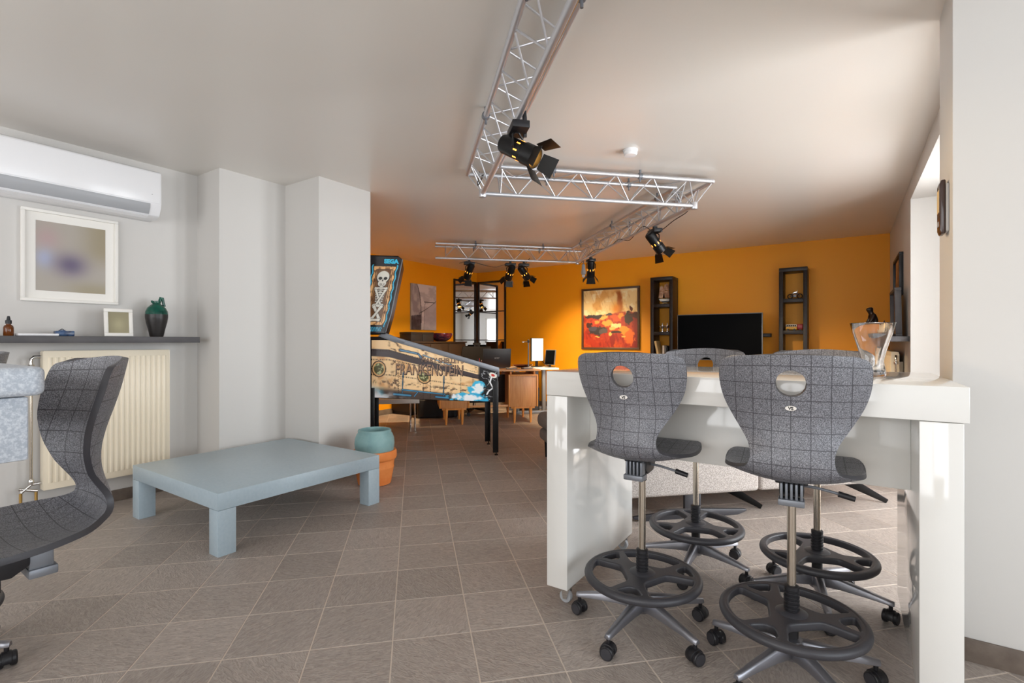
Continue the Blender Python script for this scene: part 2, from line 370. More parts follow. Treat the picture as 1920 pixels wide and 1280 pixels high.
# floor tiles: the largest ones single, the distant rest joined
def inside(x, y):
    if not (XF-.1 < x < 3 and YS < y < YB+.1): return False
    if x < XL-.1 and y < YP2: return False
    if y > YN+.2 and x > XW: return False
    return True
def fz(x, y): return x*FW[0]+y*FW[1], x*RT[0]+y*RT[1]
g_ = .0026; hh = TP/2-g_
tm = MB(); c_ = .0008
tm.add([(-hh, -hh, -.02), (hh, -hh, -.02), (hh, hh, -.02), (-hh, hh, -.02), (-hh, -hh, -c_), (hh, -hh, -c_), (hh, hh, -c_), (-hh, hh, -c_),
        (-hh+c_, -hh+c_, 0), (hh-c_, -hh+c_, 0), (hh-c_, hh-c_, 0), (-hh+c_, hh-c_, 0)],
       [(0, 1, 5, 4), (1, 2, 6, 5), (2, 3, 7, 6), (3, 0, 4, 7), (4, 5, 9, 8), (5, 6, 10, 9), (6, 7, 11, 10), (7, 4, 8, 11), (8, 9, 10, 11)])
cand = []
for i in range(-30, 32):
    for j in range(-16, 42):
        p = D(TO2+(i+.5)*TP, TO1+(j+.5)*TP)
        if not inside(p.x, p.y): continue
        Z, lt = fz(p.x, p.y)
        vis = Z > 1.35 and abs(lt) < 1.06*Z+.25 and not (p.x < XP1 and p.y < YP2) and not (p.x > XN and p.y > YN and p.y < 2.8)
        cand.append((0 if vis else 1, Z, p))
cand.sort(key=lambda t: (t[0], t[1]))
proto = None; rest = MB()
for k, (nv, Z, p) in enumerate(cand):
    if k < 300 and nv == 0:
        if proto is None:
            proto = tm.build('tile', 'tile', floor); o = proto
        else:
            o = proto.copy(); COL.objects.link(o)
        o.location = p; o.rotation_euler = (0, 0, PI/4)
    else:
        mt = Matrix.Translation(p) @ RZ(PI/4); rest.add([mt @ Vector(v) for v in tm.v], tm.f)
o = rest.build('tile_field', 'tile', floor); o['kind'] = 'stuff'
# ================================================================== STOOLS
PROF = [(-.246, 1.150, .168), (-.243, 1.140, .203), (-.238, 1.120, .2155), (-.228, 1.080, .2185), (-.214, 1.035, .213), (-.200, .990, .199), (-.190, .940, .173), (-.190, .895, .146),
        (-.196, .860, .127), (-.202, .830, .119), (-.203, .800, .122), (-.194, .772, .138), (-.170, .748, .163), (-.130, .733, .188), (-.07, .732, .208), (.0, .743, .219), (.07, .758, .221),
        (.12, .767, .211), (.15, .769, .190), (.168, .762, .160), (.178, .748, .118)]
def cr(p0, p1, p2, p3, t): return .5*((2*p1)+(-p0+p2)*t+(2*p0-5*p1+4*p2-p3)*t*t+(-p0+3*p1-3*p2+p3)*t**3)
def make_shell(parent):
    A = np.array(PROF); pts = []
    for i in range(len(A)-1):
        p = [A[max(0, min(len(A)-1, i+k))] for k in (-1, 0, 1, 2)]
        n = 3
        for t in np.arange(n)/n: pts.append(cr(*p, t))
    pts.append(A[-1]); pts = np.array(pts)
    arc = np.concatenate([[0], np.cumsum(np.hypot(np.diff(pts[:, 0]), np.diff(pts[:, 1])))])
    nu = 34; us = np.linspace(-1, 1, nu+1); vs = []; uv = []
    hz, hy = 1.064, None
    ch_ = np.interp(-hz, -pts[:25, 1], arc[:25]); HA, HB = .0435, .041
    for i, (y, z, w) in enumerate(pts):
        tn = pts[min(i+1, len(pts)-1)]-pts[max(i-1, 0)]; tn = tn[:2]/np.hypot(*tn[:2]); nr = np.array([-tn[1], tn[0]])   # normal toward the sitter
        s = arc[i]/arc[-1]
        cup = .072*(1-sst(.34, .5, s))+.008+.034*sst(.42, .53, s)*(1-sst(.54, .86, s))-.006*sst(.6, .9, s)
        for u in us:
            a = u*w; vs.append([a, y, z, nr[0], nr[1], cup, arc[i], w])
    G = np.array(vs).reshape(len(pts), nu+1, 8)
    # open the grip hole: snap the ring of points next to the ellipse onto it
    a = G[:, :, 0]; bq = G[:, :, 6]-ch_
    e = np.sqrt((a/HA)**2+(bq/HB)**2)
    inside_ = e < 1
    faces = []; nrow = len(pts)
    def fid(i, j): return i*(nu+1)+j
    keep = []
    for i in range(nrow-1):
        for j in range(nu):
            ce = (e[i, j]+e[i+1, j]+e[i, j+1]+e[i+1, j+1])/4
            if ce >= 1.0: faces.append((fid(i, j), fid(i+1, j), fid(i+1, j+1), fid(i, j+1)))
            else: keep += [(i, j), (i+1, j), (i, j+1), (i+1, j+1)]
    used = {v for f in faces for v in f}
    for (i, j) in set(keep):
        if fid(i, j) in used:
            k = 1/max(e[i, j], 1e-4); a[i, j] *= k; nb = bq[i, j]*k
            G[i, j, 6] = nb+ch_
            G[i, j, 1] = np.interp(nb+ch_, arc, pts[:, 0]); G[i, j, 2] = np.interp(nb+ch_, arc, pts[:, 1])
    V = []; UV = []
    for q in G.reshape(-1, 8):
        t = abs(q[0])/max(q[7], 1e-4); off = q[5]*t**2.0*(q[7]/.21)**1.5
        bk = 1-float(sst(.36, .5, q[6]/arc[-1])); crown = .010*(1-t*t)*max(0, 1-q[6]/.12); V.append((q[0], q[1]+(q[3]*(1-bk)+bk)*off, q[2]+q[4]*(1-bk)*off+crown)); UV.append((q[0]+.0545/2*0+5*.0545, q[6]+.02))
    me = bpy.data.meshes.new('seat_shell'); me.from_pydata(V, [], faces)
    ul = me.uv_layers.new(name='UVMap')
    for lp in me.loops: ul.data[lp.index].uv = UV[lp.vertex_index]
    bm = bmesh.new(); bm.from_mesh(me); bmesh.ops.delete(bm, geom=[v for v in bm.verts if not v.link_faces], context='VERTS'); bm.to_mesh(me); bm.free()
    me.polygons.foreach_set('use_smooth', [True]*len(me.polygons)); me.materials.append(M['shell']); me.materials.append(M['charcoal_plastic'])
    o = bpy.data.objects.new('seat_shell', me); COL.objects.link(o); o.parent = parent
    sd = o.modifiers.new('solid', 'SOLIDIFY'); sd.thickness = .014; sd.offset = 0; sd.material_offset_rim = 1; sd.use_even_offset = True
    bv = o.modifiers.new('bev', 'BEVEL'); bv.width = .0055; bv.segments = 3; bv.limit_method = 'ANGLE'; bv.angle_limit = math.radians(50)
    return o
def pol(r, a): return (r*math.cos(a), r*math.sin(a))
def ring_outlines():
    R = .234; out = [[pol(R, 2*PI*k/96) for k in range(96)]]
    def smooth(P_):
        for _ in range(2):
            Q = []
            for k in range(len(P_)):
                a, b_ = P_[k], P_[(k+1) % len(P_)]; Q += [(a[0]*.75+b_[0]*.25, a[1]*.75+b_[1]*.25), (a[0]*.25+b_[0]*.75, a[1]*.25+b_[1]*.75)]
            P_ = Q
        return P_
    for s in range(3):
        c = s*2*PI/3
        big = [(.207, a) for a in np.linspace(-.66, .66, 9)]+[(.175, .66), (.13, .70), (.10, .70), (.085, .52), (.076, .26), (.074, 0), (.076, -.26), (.085, -.52), (.10, -.70), (.13, -.70), (.175, -.66)]
        out.append(smooth([pol(r, c+a) for r, a in big]))
        c2 = c+PI/3; sm = [(.205, a) for a in np.linspace(-.24, .24, 5)]+[(.18, .20), (.15, .10), (.15, -.10), (.18, -.20)]
        out.append(smooth([pol(r, c2+a) for r, a in sm]))
    return out
def make_caster(parent, loc, rz, k):
    c = MB(); c.lathe([(.008, .055), (.008, .085)], 10)
    a = [(.030*math.cos(t), .027+.030*math.sin(t)) for t in np.linspace(-.3, PI-.5, 12)]
    c.prism(a+[(-.012, .03)], -.014, .014, 'xz')
    o = c.build('caster', 'black_plastic', parent, bevel=.003); o.location = loc; o.rotation_euler = (0, 0, rz)
    for s in (-1, 1):
        wv = MB(); mt = T(0, s*.0185, .0265) @ RX(PI/2)
        wv.lathe([(.012, -.0095), (.0235, -.0095), (.0265, -.006), (.0265, .006), (.0235, .0095), (.012, .0095)], 24, mt)
        wh = wv.build('wheel', 'black_plastic', o, smooth=True, angle=35)
        hc = MB().lathe([(.021, -.0105), (.021, .0105)], 20, mt).build('wheel_rim', 'charcoal_plastic', o, smooth=True)
    return o
def make_stool():
    t = thing('bar_stool', 'x', 'stool')
    sh = make_shell(t)
    bd = plate('badge', [[(.0165*math.cos(a)*(1), .0088*math.sin(a)) for a in np.linspace(0, 2*PI, 28, endpoint=False)]], .004, .001, 'chrome', sh)
    bd.matrix_local = T(0, -.2098, .985) @ RZ(PI) @ RX(-PI/2+.30) @ RZ(PI)
    bd['label'] = 'small oval chrome badge reading VS'
    text('badge_lettering', 'VS', .0135, 'badge_dark', sh, T(0, -.2123, .9845) @ RX(PI/2-.30) , .0006, .0006)
    mc = MB(); mc.box(-.05, .05, -.075, .085, .706, .727)
    mc.prism([(-.062, .727), (.06, .727), (.06, .69), (.035, .66), (-.03, .655), (-.062, .675)], -.038, .038, 'yz')
    mc.build('seat_mechanism', 'black_plastic', t, bevel=.004)
    rc = MB()
    for k in range(5): rc.box(-.034+k*.015, -.025+k*.015, -.105, -.06, .655, .716)
    rc.box(-.04, .04, -.112, -.058, .64, .662); rc.build('rocker_spring', 'steel_grey', t, bevel=.004)
    lv = MB().tube([(.035, 0, .69), (.075, -.002, .688), (.125, -.004, .680), (.15, -.004, .675)], .005, 8).build('height_lever', 'steel_grey', t, smooth=True)
    MB().tube([(.14, -.004, .677), (.188, -.004, .666)], [.0105, .0095], 12).build('lever_grip', 'black_plastic', lv, smooth=True)
    MB().lathe([(.0145, .2), (.0145, .66)], 20).build('column', 'nickel', t, smooth=True)
    MB().lathe([(.019, .62), (.019, .665)], 20).build('column_cap', 'black_plastic', t, smooth=True)
    cp = [(.022, .10), (.022, .205)]
    z = .205
    for k in range(8): cp += [(.0255, z+.002), (.0255, z+.008), (.0225, z+.0095), (.0225, z+.0125)]; z += .0135
    cp += [(.0245, z+.002), (.0245, z+.015), (.018, z+.018)]
    MB().lathe(cp, 24).build('threaded_sleeve', 'black_plastic', t, smooth=True, angle=30)
    rg = plate('foot_ring', ring_outlines(), .030, .006, 'charcoal_plastic', t); rg.location = (0, 0, .218)
    rim = MB().tube([pol(.2235, 2*PI*k/64)+(.218,) for k in range(64)], .0165, 12, closed=True).build('ring_rim', 'charcoal_plastic', rg, smooth=True); rim.location = (0, 0, -.218)
    MB().lathe([(.062, .204), (.060, .228), (.048, .236), (.026, .240)], 28).build('ring_hub', 'charcoal_plastic', t, smooth=True, angle=60)
    b = MB().lathe([(.024, .145), (.036, .14), (.04, .12), (.042, .085), (.03, .07)], 24).build('base_hub', 'cast_alu', t, smooth=True, angle=50)
    for k in range(5):
        m_ = RZ(k*2*PI/5); a = MB()
        sec = [(.028, .026, .085, .140), (.10, .0225, .088, .130), (.20, .0185, .083, .110), (.268, .0155, .076, .096), (.285, .012, .074, .093)]
        vs = []; fs = []
        for (x, w_, z0, z1) in sec:
            for (yy, zz) in ((-w_, z0), (w_, z0), (w_*.72, z1-.006), (w_*.4, z1), (-w_*.4, z1), (-w_*.72, z1-.006)): vs.append(m_ @ Vector((x, yy, zz)))
        n = 6
        for i in range(len(sec)-1):
            for q in range(n): fs.append((i*n+q, i*n+(q+1) % n, (i+1)*n+(q+1) % n, (i+1)*n+q))
        fs += [tuple(range(n-1, -1, -1)), tuple((len(sec)-1)*n+q for q in range(n))]
        a.add(vs, fs); a.build('base_arm', 'cast_alu', t, bevel=.003, angle=30)
        x, y = pol(.272, k*2*PI/5); make_caster(t, (x, y, 0), k*2*PI/5+random.uniform(-2, 2), k)
    return t
stool0 = make_stool()
ST = [(-.715, 2.045, 0, 46, 'speckled grey swivel bar stool beside the caster end of the white high table'),
      (-.165, 2.04, 4, 24, 'speckled grey swivel bar stool nearest the vase on the camera side of the high table'),
      (-.67, 2.755, 180, 55, 'speckled grey bar stool across the white table, in front of the television'),
      (-.115, 2.70, 178, 65, 'speckled grey bar stool across the white table, behind the vase'),
      (-1.63, .28, 179, 20, 'speckled grey stool seen from the side at the speckled counter, nearest the camera at left'),
      (-2.74, .27, 180, 53, 'speckled grey stool mostly cut off by the left edge behind the speckled counter')]
def place_stool(o, x, y, rz, ba, lb):
    o.location = (x, y, 0); o.rotation_euler = (0, 0, math.radians(rz)); tag(o, lb, 'stool', 'swivel bar stools')
    rb = math.radians(ba-rz)
    for ch in o.children:
        n = ch.name.split('.')[0]
        if n in ('base_arm', 'caster', 'base_hub'): ch.matrix_local = RZ(rb) @ ch.matrix_local
        if n == 'foot_ring': ch.matrix_local = ch.matrix_local @ RZ(math.radians(RINGA.get(lb, 0)-rz))
RINGA = {ST[0][4]: -25, ST[1][4]: -50, ST[2][4]: -70, ST[3][4]: -70}
bpy.context.view_layer.update()
copies = [copy_tree(stool0) for _ in ST[1:]]
bpy.context.view_layer.update()
for o, s in zip([stool0]+copies, ST): place_stool(o, *s)
# ================================================================== WHITE HIGH TABLE
tx0, tx1, ty0, ty1, tz = -1.147, .304, 1.99, 2.815, 1.064
ht = thing('high_table', 'glossy white high table with slab legs on casters, stools around it', 'table', ((tx0+tx1)/2, (ty0+ty1)/2, 0))
def L_(m): return m
ox, oy = -(tx0+tx1)/2, -(ty0+ty1)/2
def hb(name, x0, x1, y0, y1, z0, z1, bev=.003): return bx(x0+ox, x1+ox, y0+oy, y1+oy, z0, z1).build(name, 'white_gloss', ht, bevel=bev)
hb('table_top', tx0, tx1, ty0, ty1, tz-.109, tz)
hb('leg', tx0, tx0+.105, ty0+.004, ty1-.004, .08, tz-.111); hb('leg', tx1-.118, tx1-.012, ty0+.004, ty1-.004, .08, tz-.111)
hb('modesty_panel', tx0+.105, tx1-.118, 2.232, 2.262, .677, tz-.111)
for x in (tx0+.075, tx1-.06):
    for y in (ty0+.06, ty1-.06):
        c = MB().box(x+ox-.03, x+ox+.03, y+oy-.03, y+oy+.03, .075, .08)
        c.prism([(-.022, .075), (.022, .075), (.006, .02), (-.012, .02)], -.019, -.016, 'xz', T(x+ox, y+oy, 0)).prism([(-.022, .075), (.022, .075), (.006, .02), (-.012, .02)], .016, .019, 'xz', T(x+ox, y+oy, 0))
        c = c.build('caster', 'chrome', ht)
        MB().lathe([(.012, -.012), (.027, -.012), (.029, -.008), (.029, .008), (.027, .012), (.012, .012)], 24, T(x+ox-.004, y+oy, .029) @ RX(PI/2)).build('wheel', 'grey_plastic', c, smooth=True, angle=35)
# vase on the table
vp = [(.040, 0), (.043, .004), (.043, .02), (.038, .045), (.036, .06), (.041, .085), (.052, .125), (.064, .165), (.0725, .203), (.0745, .208)]
vi = [(.0715, .206), (.0615, .165), (.0492, .125), (.038, .085), (.033, .06), (.034, .045), (.036, .028), (.030, .018), (.001, .016)]
v = MB().lathe([(.001, 0)]+vp+vi, 48, cap=False).build('glass_vase', 'glass', smooth=True, angle=60); v.location = (.082, 2.40, tz+.0005)
tag(v, 'clear glass flared vase standing on the white high table', 'vase')
# ================================================================== SPECKLED COUNTER at left edge
ct = thing('counter_table', 'grey speckled stone-look counter with rounded corner at the left edge', 'table', (-2.1, -.1, 0))
def rrect(x0, x1, y0, y1, r, n=8):
    pts = []
    for cx_, cy_, a0 in ((x1-r, y1-r, 0), (x0+r, y1-r, PI/2), (x0+r, y0+r, PI), (x1-r, y0+r, 1.5*PI)):
        for k in range(n+1): pts.append((cx_+r*math.cos(a0+PI/2*k/n), cy_+r*math.sin(a0+PI/2*k/n)))
    return pts
CX, CY = -1.286+2.1, .3+.1
MB().prism(rrect(-.9, CX, -.5, CY, .02, 5), 1.096, 1.1515, 'xy').build('counter_slab', 'granite', ct, bevel=.012, seg=4)
bx(-.86, CX-.022, -.46, CY-.022, .972, 1.094).build('counter_apron', 'granite', ct, bevel=.004)
for sx in (-.70, -.2): bx(sx, sx+.1, -.36, -.26, 0, .972).build('leg', 'steel_grey', ct, bevel=.004)
for sx in (-.70, -.2): bx(sx-.02, sx+.12, -.5, -.1, 0, .02).build('foot', 'steel_grey', ct, bevel=.004)
# ================================================================== BLUE COFFEE TABLE
x0, x1, y0, y1, z1 = -4.06, -2.895, 1.385, 2.535, .355
cf = thing('coffee_table', 'low pale blue square coffee table with block legs', 'table', ((x0+x1)/2, (y0+y1)/2, 0))
hx, hy = (x1-x0)/2, (y1-y0)/2
bx(-hx, hx, -hy, hy, z1-.096, z1).build('table_top', 'blue_laminate', cf, bevel=.002)
for sx in (-1, 1):
    for sy in (-1, 1):
        bx(min(sx*hx, sx*(hx-.1)), max(sx*hx, sx*(hx-.1)), min(sy*hy, sy*(hy-.1)), max(sy*hy, sy*(hy-.1)), 0, z1-.0975).build('leg', 'blue_laminate', cf, bevel=.002)
# ================================================================== POTS
pp = Vector((-3.325, 2.86, 0))
o = MB().lathe([(.10, 0), (.135, .005), (.145, .06), (.158, .13), (.161, .14), (.161, .15), (.158, .155), (.166, .205), (.176, .21), (.183, .225), (.183, .27), (.176, .284), (.160, .284), (.150, .2), (.12, .04), (.001, .035)], 40, cap=False).build('terracotta_pot', 'terracotta', smooth=True, angle=45)
o.location = pp; tag(o, 'orange terracotta flower pot on the floor behind the coffee table', 'pot')
o = MB().lathe([(.001, .10), (.10, .10), (.122, .14), (.145, .21), (.158, .29), (.164, .34), (.160, .385), (.146, .42), (.136, .432), (.138, .445), (.136, .455), (.126, .458), (.122, .445), (.145, .38), (.15, .33), (.13, .18), (.001, .13)], 40, cap=False).build('ceramic_pot', 'aqua_glaze', smooth=True, angle=50)
o.location = pp; tag(o, 'pale blue-green round ceramic pot nested in the terracotta pot', 'pot')
# ================================================================== RADIATORS
def radiator(name, label, loc, rz, ln, z0, z1, pipes=True):
    t = thing(name, label, 'radiator', loc, rz)      # local x along the wall, y out of it
    hl = ln/2
    bx(-hl, hl, .035, .055, z0+.02, z1-.02).build('back_panel', 'cream_enamel', t)
    f = MB().box(-hl, hl, .095, .100, z0, z1)
    fp = f.build('front_panel', 'cream_enamel', t, bevel=.002)
    n = int(ln/.0333); st = ln/n
    r_ = None
    for k in range(n-1):
        xx = -hl+st*(k+1)
        if r_ is None:
            r_ = MB().prism([(-.013, 0), (-.006, .006), (.006, .006), (.013, 0)], z0+.045, z1-.045, 'xy').build('ridge', 'cream_enamel', fp, bevel=.002); r_.location = (xx, .0995, 0)
        else:
            c = r_.copy(); COL.objects.link(c); c.location = (xx, .0995, 0)
    bx(-hl-.004, -hl, .04, .10, z0+.005, z1-.005).build('side_cover', 'cream_enamel', t); bx(hl, hl+.004, .04, .10, z0+.005, z1-.005).build('side_cover', 'cream_enamel', t)
    g = MB().box(-hl, hl, .045, .095, z1-.006, z1); g.build('top_grille', 'cream_enamel', t)
    MB().box(-hl+.1, -hl+.13, 0, .04, z0+.1, z1-.1).box(hl-.13, hl-.1, 0, .04, z0+.1, z1-.1).build('wall_bracket', 'cream_enamel', t)
    if pipes:
        px = -hl-.055
        p = MB().tube([(px, .065, z0+.06), (px, .065, z1-.07)], .008, 10).build('supply_pipe', 'nickel', t, smooth=True)
        MB().tube([(px, .065, z1-.09), (px, .065, z1-.055), (px+.015, .065, z1-.04), (-hl-.002, .065, z1-.04)], .010, 10).lathe([(.016, z1-.12), (.018, z1-.115), (.018, z1-.095), (.014, z1-.09)], 12, T(px, .065, 0)).build('top_valve', 'chrome', t, smooth=True)
        MB().tube([(px-.05, .065, z0+.005), (px, .065, z0+.05), (-hl-.002, .065, z0+.05)], .011, 10).tube([(px-.06, .065, z0+.03), (px+.03, .065, z0+.0)], .010, 10).lathe([(.014, z0+.05), (.016, z0+.06), (.016, z0+.08), (.012, z0+.085)], 10, T(px, .065, 0)).build('valve_block', 'chrome', t, smooth=True)
        for dx in (-.05, .025): MB().tube([(px+dx, .065, z0+.0), (px+dx, .065, -.003)], .0085, 10).build('floor_pipe', 'brass', t, smooth=True)
    return t
radiator('radiator', 'cream ribbed panel radiator under the grey wall shelf at left', (XL+.004, 1.395, 0), -PI/2, .745, .2, 1.137)
for c in bpy.data.objects['radiator'].children: c.matrix_local = Matrix.Scale(-1, 4, (1, 0, 0)) @ c.matrix_local
radiator('radiator', 'cream panel radiator under the ledge on the right-hand wall, seen through the vase', (XR-.004, 6.9, 0), PI/2, 1.6, .2, 1.1)
# wall shelf and what stands on it
o = bx(XL, -4.33, -.4, 1.934, 1.19, 1.236).build('wall_shelf', 'shelf_grey', bevel=.002); tag(o, 'long dark grey floating shelf above the cream radiator at left', 'shelf')
SZ = 1.2365
t = thing('dropper_bottle', 'small amber bottle with black dropper cap on the grey shelf', 'bottle', (-4.43, .847, SZ))
MB().lathe([(.001, 0), (.023, 0), (.025, .003), (.025, .052), (.021, .064), (.011, .072), (.011, .078)], 24).build('bottle_body', 'amber', t, smooth=True, angle=50)
MB().lathe([(.0155, .076), (.0155, .098), (.010, .100), (.008, .115), (.006, .125), (.001, .126)], 20).build('dropper_cap', 'black_plastic', t, smooth=True, angle=40)
o = bx(-.045, .045, -.10, .10, 0, .016).build('tablet', 'white_plastic', bevel=.005); o.location = (-4.42, .98, SZ); tag(o, 'flat white tablet-like device lying on the grey shelf', 'device')
t = thing('blue_tin', 'small dark blue patterned tin beside the white device on the shelf', 'tin', (-4.46, 1.125, SZ), 0)
bx(-.03, .03, -.048, .05, 0, .036).build('tin_body', 'navy', t, bevel=.004)
MB().lathe([(.018, 0), (.018, .006)], 16, T(0, -.01, .036)).build('tin_lid', 'navy', t, smooth=True)
MB().tube([(0, -.02, .042), (0, -.01, .05), (0, 0, .042)], .003, 6).build('lid_knob', 'black_metal', t)
def frame(name, label, w, h, border, depth, fm, mtx, colf, nx=40, ny=40, cat='picture', mat_b=0, mm='white_matte', pm='print'):
    """local: x right, z up, y into the wall; front faces -y"""
    t = thing(name, label, cat); t.matrix_world = mtx
    for (a, b_, c, d) in ((-w/2, w/2, h/2-border, h/2), (-w/2, w/2, -h/2, -h/2+border), (-w/2, -w/2+border, -h/2+border, h/2-border), (w/2-border, w/2, -h/2+border, h/2-border)):
        bx(a, b_, -depth, 0, c, d).build('frame_rail', fm, t, bevel=min(.003, border/5))
    iw, ih = w/2-border, h/2-border
    bx(-iw, iw, -depth*.35, -.001, -ih, ih).build('backing', mm, t)
    aw, ah = iw-mat_b, ih-mat_b
    art('print', lambda u, v: ((u*2-1)*aw, 0*u-depth*.35-.0015, (v*2-1)*ah), nx, ny, colf, pm, t)
    return t
def blur(u, v):
    c = np.zeros(u.shape+(3,))+np.array((168, 160, 150.)); c = mixc(c, (150, 138, 112), sst(.45, 1, u)*sst(.3, .7, v)); c = mixc(c, (176, 152, 150), np.exp(-((u-.15)**2+(v-.75)**2)/.03))
    c = mixc(c, (165, 170, 195), np.exp(-((u-.12)**2+(v-.47)**2)/.02)); c = mixc(c, (96, 84, 112), np.exp(-((u-.48)**2/.05+(v-.40)**2/.025))*.95); c = mixc(c, (150, 138, 106), sst(.25, .02, v)*.7*sst(.2, .8, u)); return c
frame('framed_print', 'large white-framed picture with a soft blurred violet and tan image under the air conditioner', .532, .625, .02, .03, 'white_matte', T(XL+.0005, 1.194, 1.786) @ RZ(PI/2), blur, mat_b=.055)
def blur2(u, v): return mixc(np.zeros(u.shape+(3,))+np.array((140, 132, 100.)), (165, 156, 120), np.exp(-((u-.5)**2+(v-.4)**2)/.1))
frame('photo_frame', 'small white photo frame with plain olive image leaning on the grey shelf', .172, .2, .024, .014, 'white_matte', T(-4.40, 1.413, SZ+.1005) @ RZ(PI/2) @ RX(-.08), blur2, 16, 16)
t = thing('ceramic_jug', 'green and black glazed jug with handle at the shelf end', 'jug', (-4.43, 1.667, SZ))
MB().lathe([(.001, 0), (.042, 0), (.046, .01), (.056, .06), (.068, .11), (.074, .15), (.074, .175)], 32, cap=False).build('jug_body', 'black_clay', t, smooth=True)
MB().lathe([(.0745, .172), (.072, .195), (.060, .222), (.040, .243), (.027, .252), (.024, .262), (.026, .275), (.022, .275), (.018, .26)], 32, cap=False).build('jug_shoulder', 'green_glaze', t, smooth=True)
MB().tube([(0, .018, .262), (0, .024, .285), (0, .028, .302), (0, .04, .300), (0, .045, .27), (0, .052, .235)], [.010, .011, .011, .010, .009, .011], 10).build('jug_handle', 'green_glaze', t, smooth=True)
MB().tube([(0, -.016, .258), (0, -.030, .268), (0, -.034, .278)], [.010, .008, .006], 10).build('jug_spout', 'green_glaze', t, smooth=True)
# air conditioner
t = thing('air_conditioner', 'white wall-mounted air conditioner above the framed picture', 'air conditioner', (XL, 1.674, 2.14))
ac = MB(); pr = [(0, .356), (.185, .356), (.205, .345), (.21, .33), (.212, .11), (.205, .075), (.175, .02), (.12, .0), (0, .0)]
ac.prism([(p[0], p[1]) for p in pr], -.95, 0, 'xz'); ac.build('housing', 'white_plastic', t, bevel=.006)
MB().box(.2125, .2165, -.945, -.012, .108, .335).build('front_panel', 'white_plastic', t, bevel=.003)
MB().prism([(.2135, .100), (.207, .070), (.182, .026), (.186, .024), (.212, .068), (.217, .099)], -.93, -.075, 'xz').build('louver', 'grey_plastic', t, bevel=.001)
MB().prism([(.17, .0155), (.132, .0035), (.132, -.001), (.172, .012)], -.93, -.075, 'xz').build('vent_lip', 'white_plastic', t)
o = MB().prism([(.164, .0145), (.140, .0045), (.140, .0035), (.164, .0132)], -.28, -.19, 'xz').build('sticker', 'white_label', t)
MB().lathe([(.002, 0), (.002, .001)], 8, T(.2165, -.065, .17) @ RY(PI/2)).build('indicator', 'black_plastic', t)
# ================================================================== SOFA (L-shaped, back towards the camera)
sf = thing('corner_sofa', 'grey woven L-shaped sofa behind the white table, back to the camera', 'sofa', D(1.9, 3.5), PI/4)
def sbx(name, a, b_, c, d, z0, z1, m='sofa_fabric', bev=.03):
    return bx(a-1.9, b_-1.9, c-3.5, d-3.5, z0, z1).build(name, m, sf, bevel=bev, seg=4)
sbx('back_section', 1.28, 2.335, 3.04, 3.24, .17, .70, bev=.025); sbx('back_section', 2.34, 3.4, 3.04, 3.24, .17, .70, bev=.025)
sbx('seat_base', 1.28, 3.4, 3.245, 3.98, .17, .30); sbx('chaise_base', 1.29, 2.2, 3.985, 5.12, .17, .30, 'sofa_dark', .05)
sbx('seat_cushion', 1.30, 2.33, 3.25, 3.98, .30, .455, bev=.05); sbx('seat_cushion', 2.345, 3.38, 3.25, 3.98, .30, .455, bev=.05)
sbx('chaise_cushion', 1.27, 2.2, 3.985, 5.15, .30, .465, 'sofa_dark', .07)
MB().prism([(1.43, .035), (1.80, .06), (1.92, .06), (2.27, .035), (2.27, .022), (2.2, .0), (1.5, .0), (1.43, .02)], 3.09, 3.115, 'xz', T(-1.9, -3.5, 0)).build('leg_foot', 'charcoal_plastic', sf, bevel=.003)
MB().box(1.80, 1.92, 3.09, 3.115, .05, .17, T(-1.9, -3.5, 0)).build('leg_plate', 'charcoal_plastic', sf, bevel=.003)
for (a, b_) in (((2.20, 3.42, .17), (2.45, 3.17, .012)), ((3.2, 3.3, .17), (3.45, 3.1, .012))):
    m_, ln = align(Vector(a)-Vector((1.9, 3.5, 0)), Vector(b_)-Vector((1.9, 3.5, 0))); MB().prism([(-.045, 0), (.045, 0), (.016, ln), (-.016, ln)], -.007, .007, 'yz', m_).build('blade_leg', 'black_metal', sf, bevel=.003)
for p in ((1.36, 5.03), (2.1, 5.03)): MB().lathe([(.02, 0), (.03, .17)], 12, T(p[0]-1.9, p[1]-3.5, 0)).build('foot', 'black_metal', sf, smooth=True)
# ================================================================== LIGHTING TRUSS (hangs under the ceiling, along the tile diagonals)
ZU, ZLo, HWD = 2.548, 2.365, .11
C1 = Vector((-2.385, 3.135)); d1v = Vector((-S2, S2)); d2v = Vector((S2, S2))
C2 = C1+d2v*1.83; C3 = C2+d1v*3.125; E4 = C3-d2v*2.07; E0 = C1-d1v*3.6
SEG = [(E0, C1), (C1, C2), (C2, C3), (C3, E4)]
tr = thing('lighting_truss', 'aluminium triangular lighting truss zigzagging under the ceiling with spotlights on it', 'truss', (C1.x, C1.y, HC))
to = Vector((C1.x, C1.y, HC))
brace0 = MB().lathe([(.0052, 0), (.0052, 1)], 8).build('brace', 'alu', tr, smooth=True); first = [True]
def brace(p, q):
    m_, ln = align(Vector(p)-to, Vector(q)-to); m_ = m_ @ Matrix.Diagonal((1, 1, ln, 1))
    if first[0]: brace0.matrix_local = m_; first[0] = False
    else: share(brace0, tr, m_)
def V3(p, z): return Vector((p.x, p.y, z))
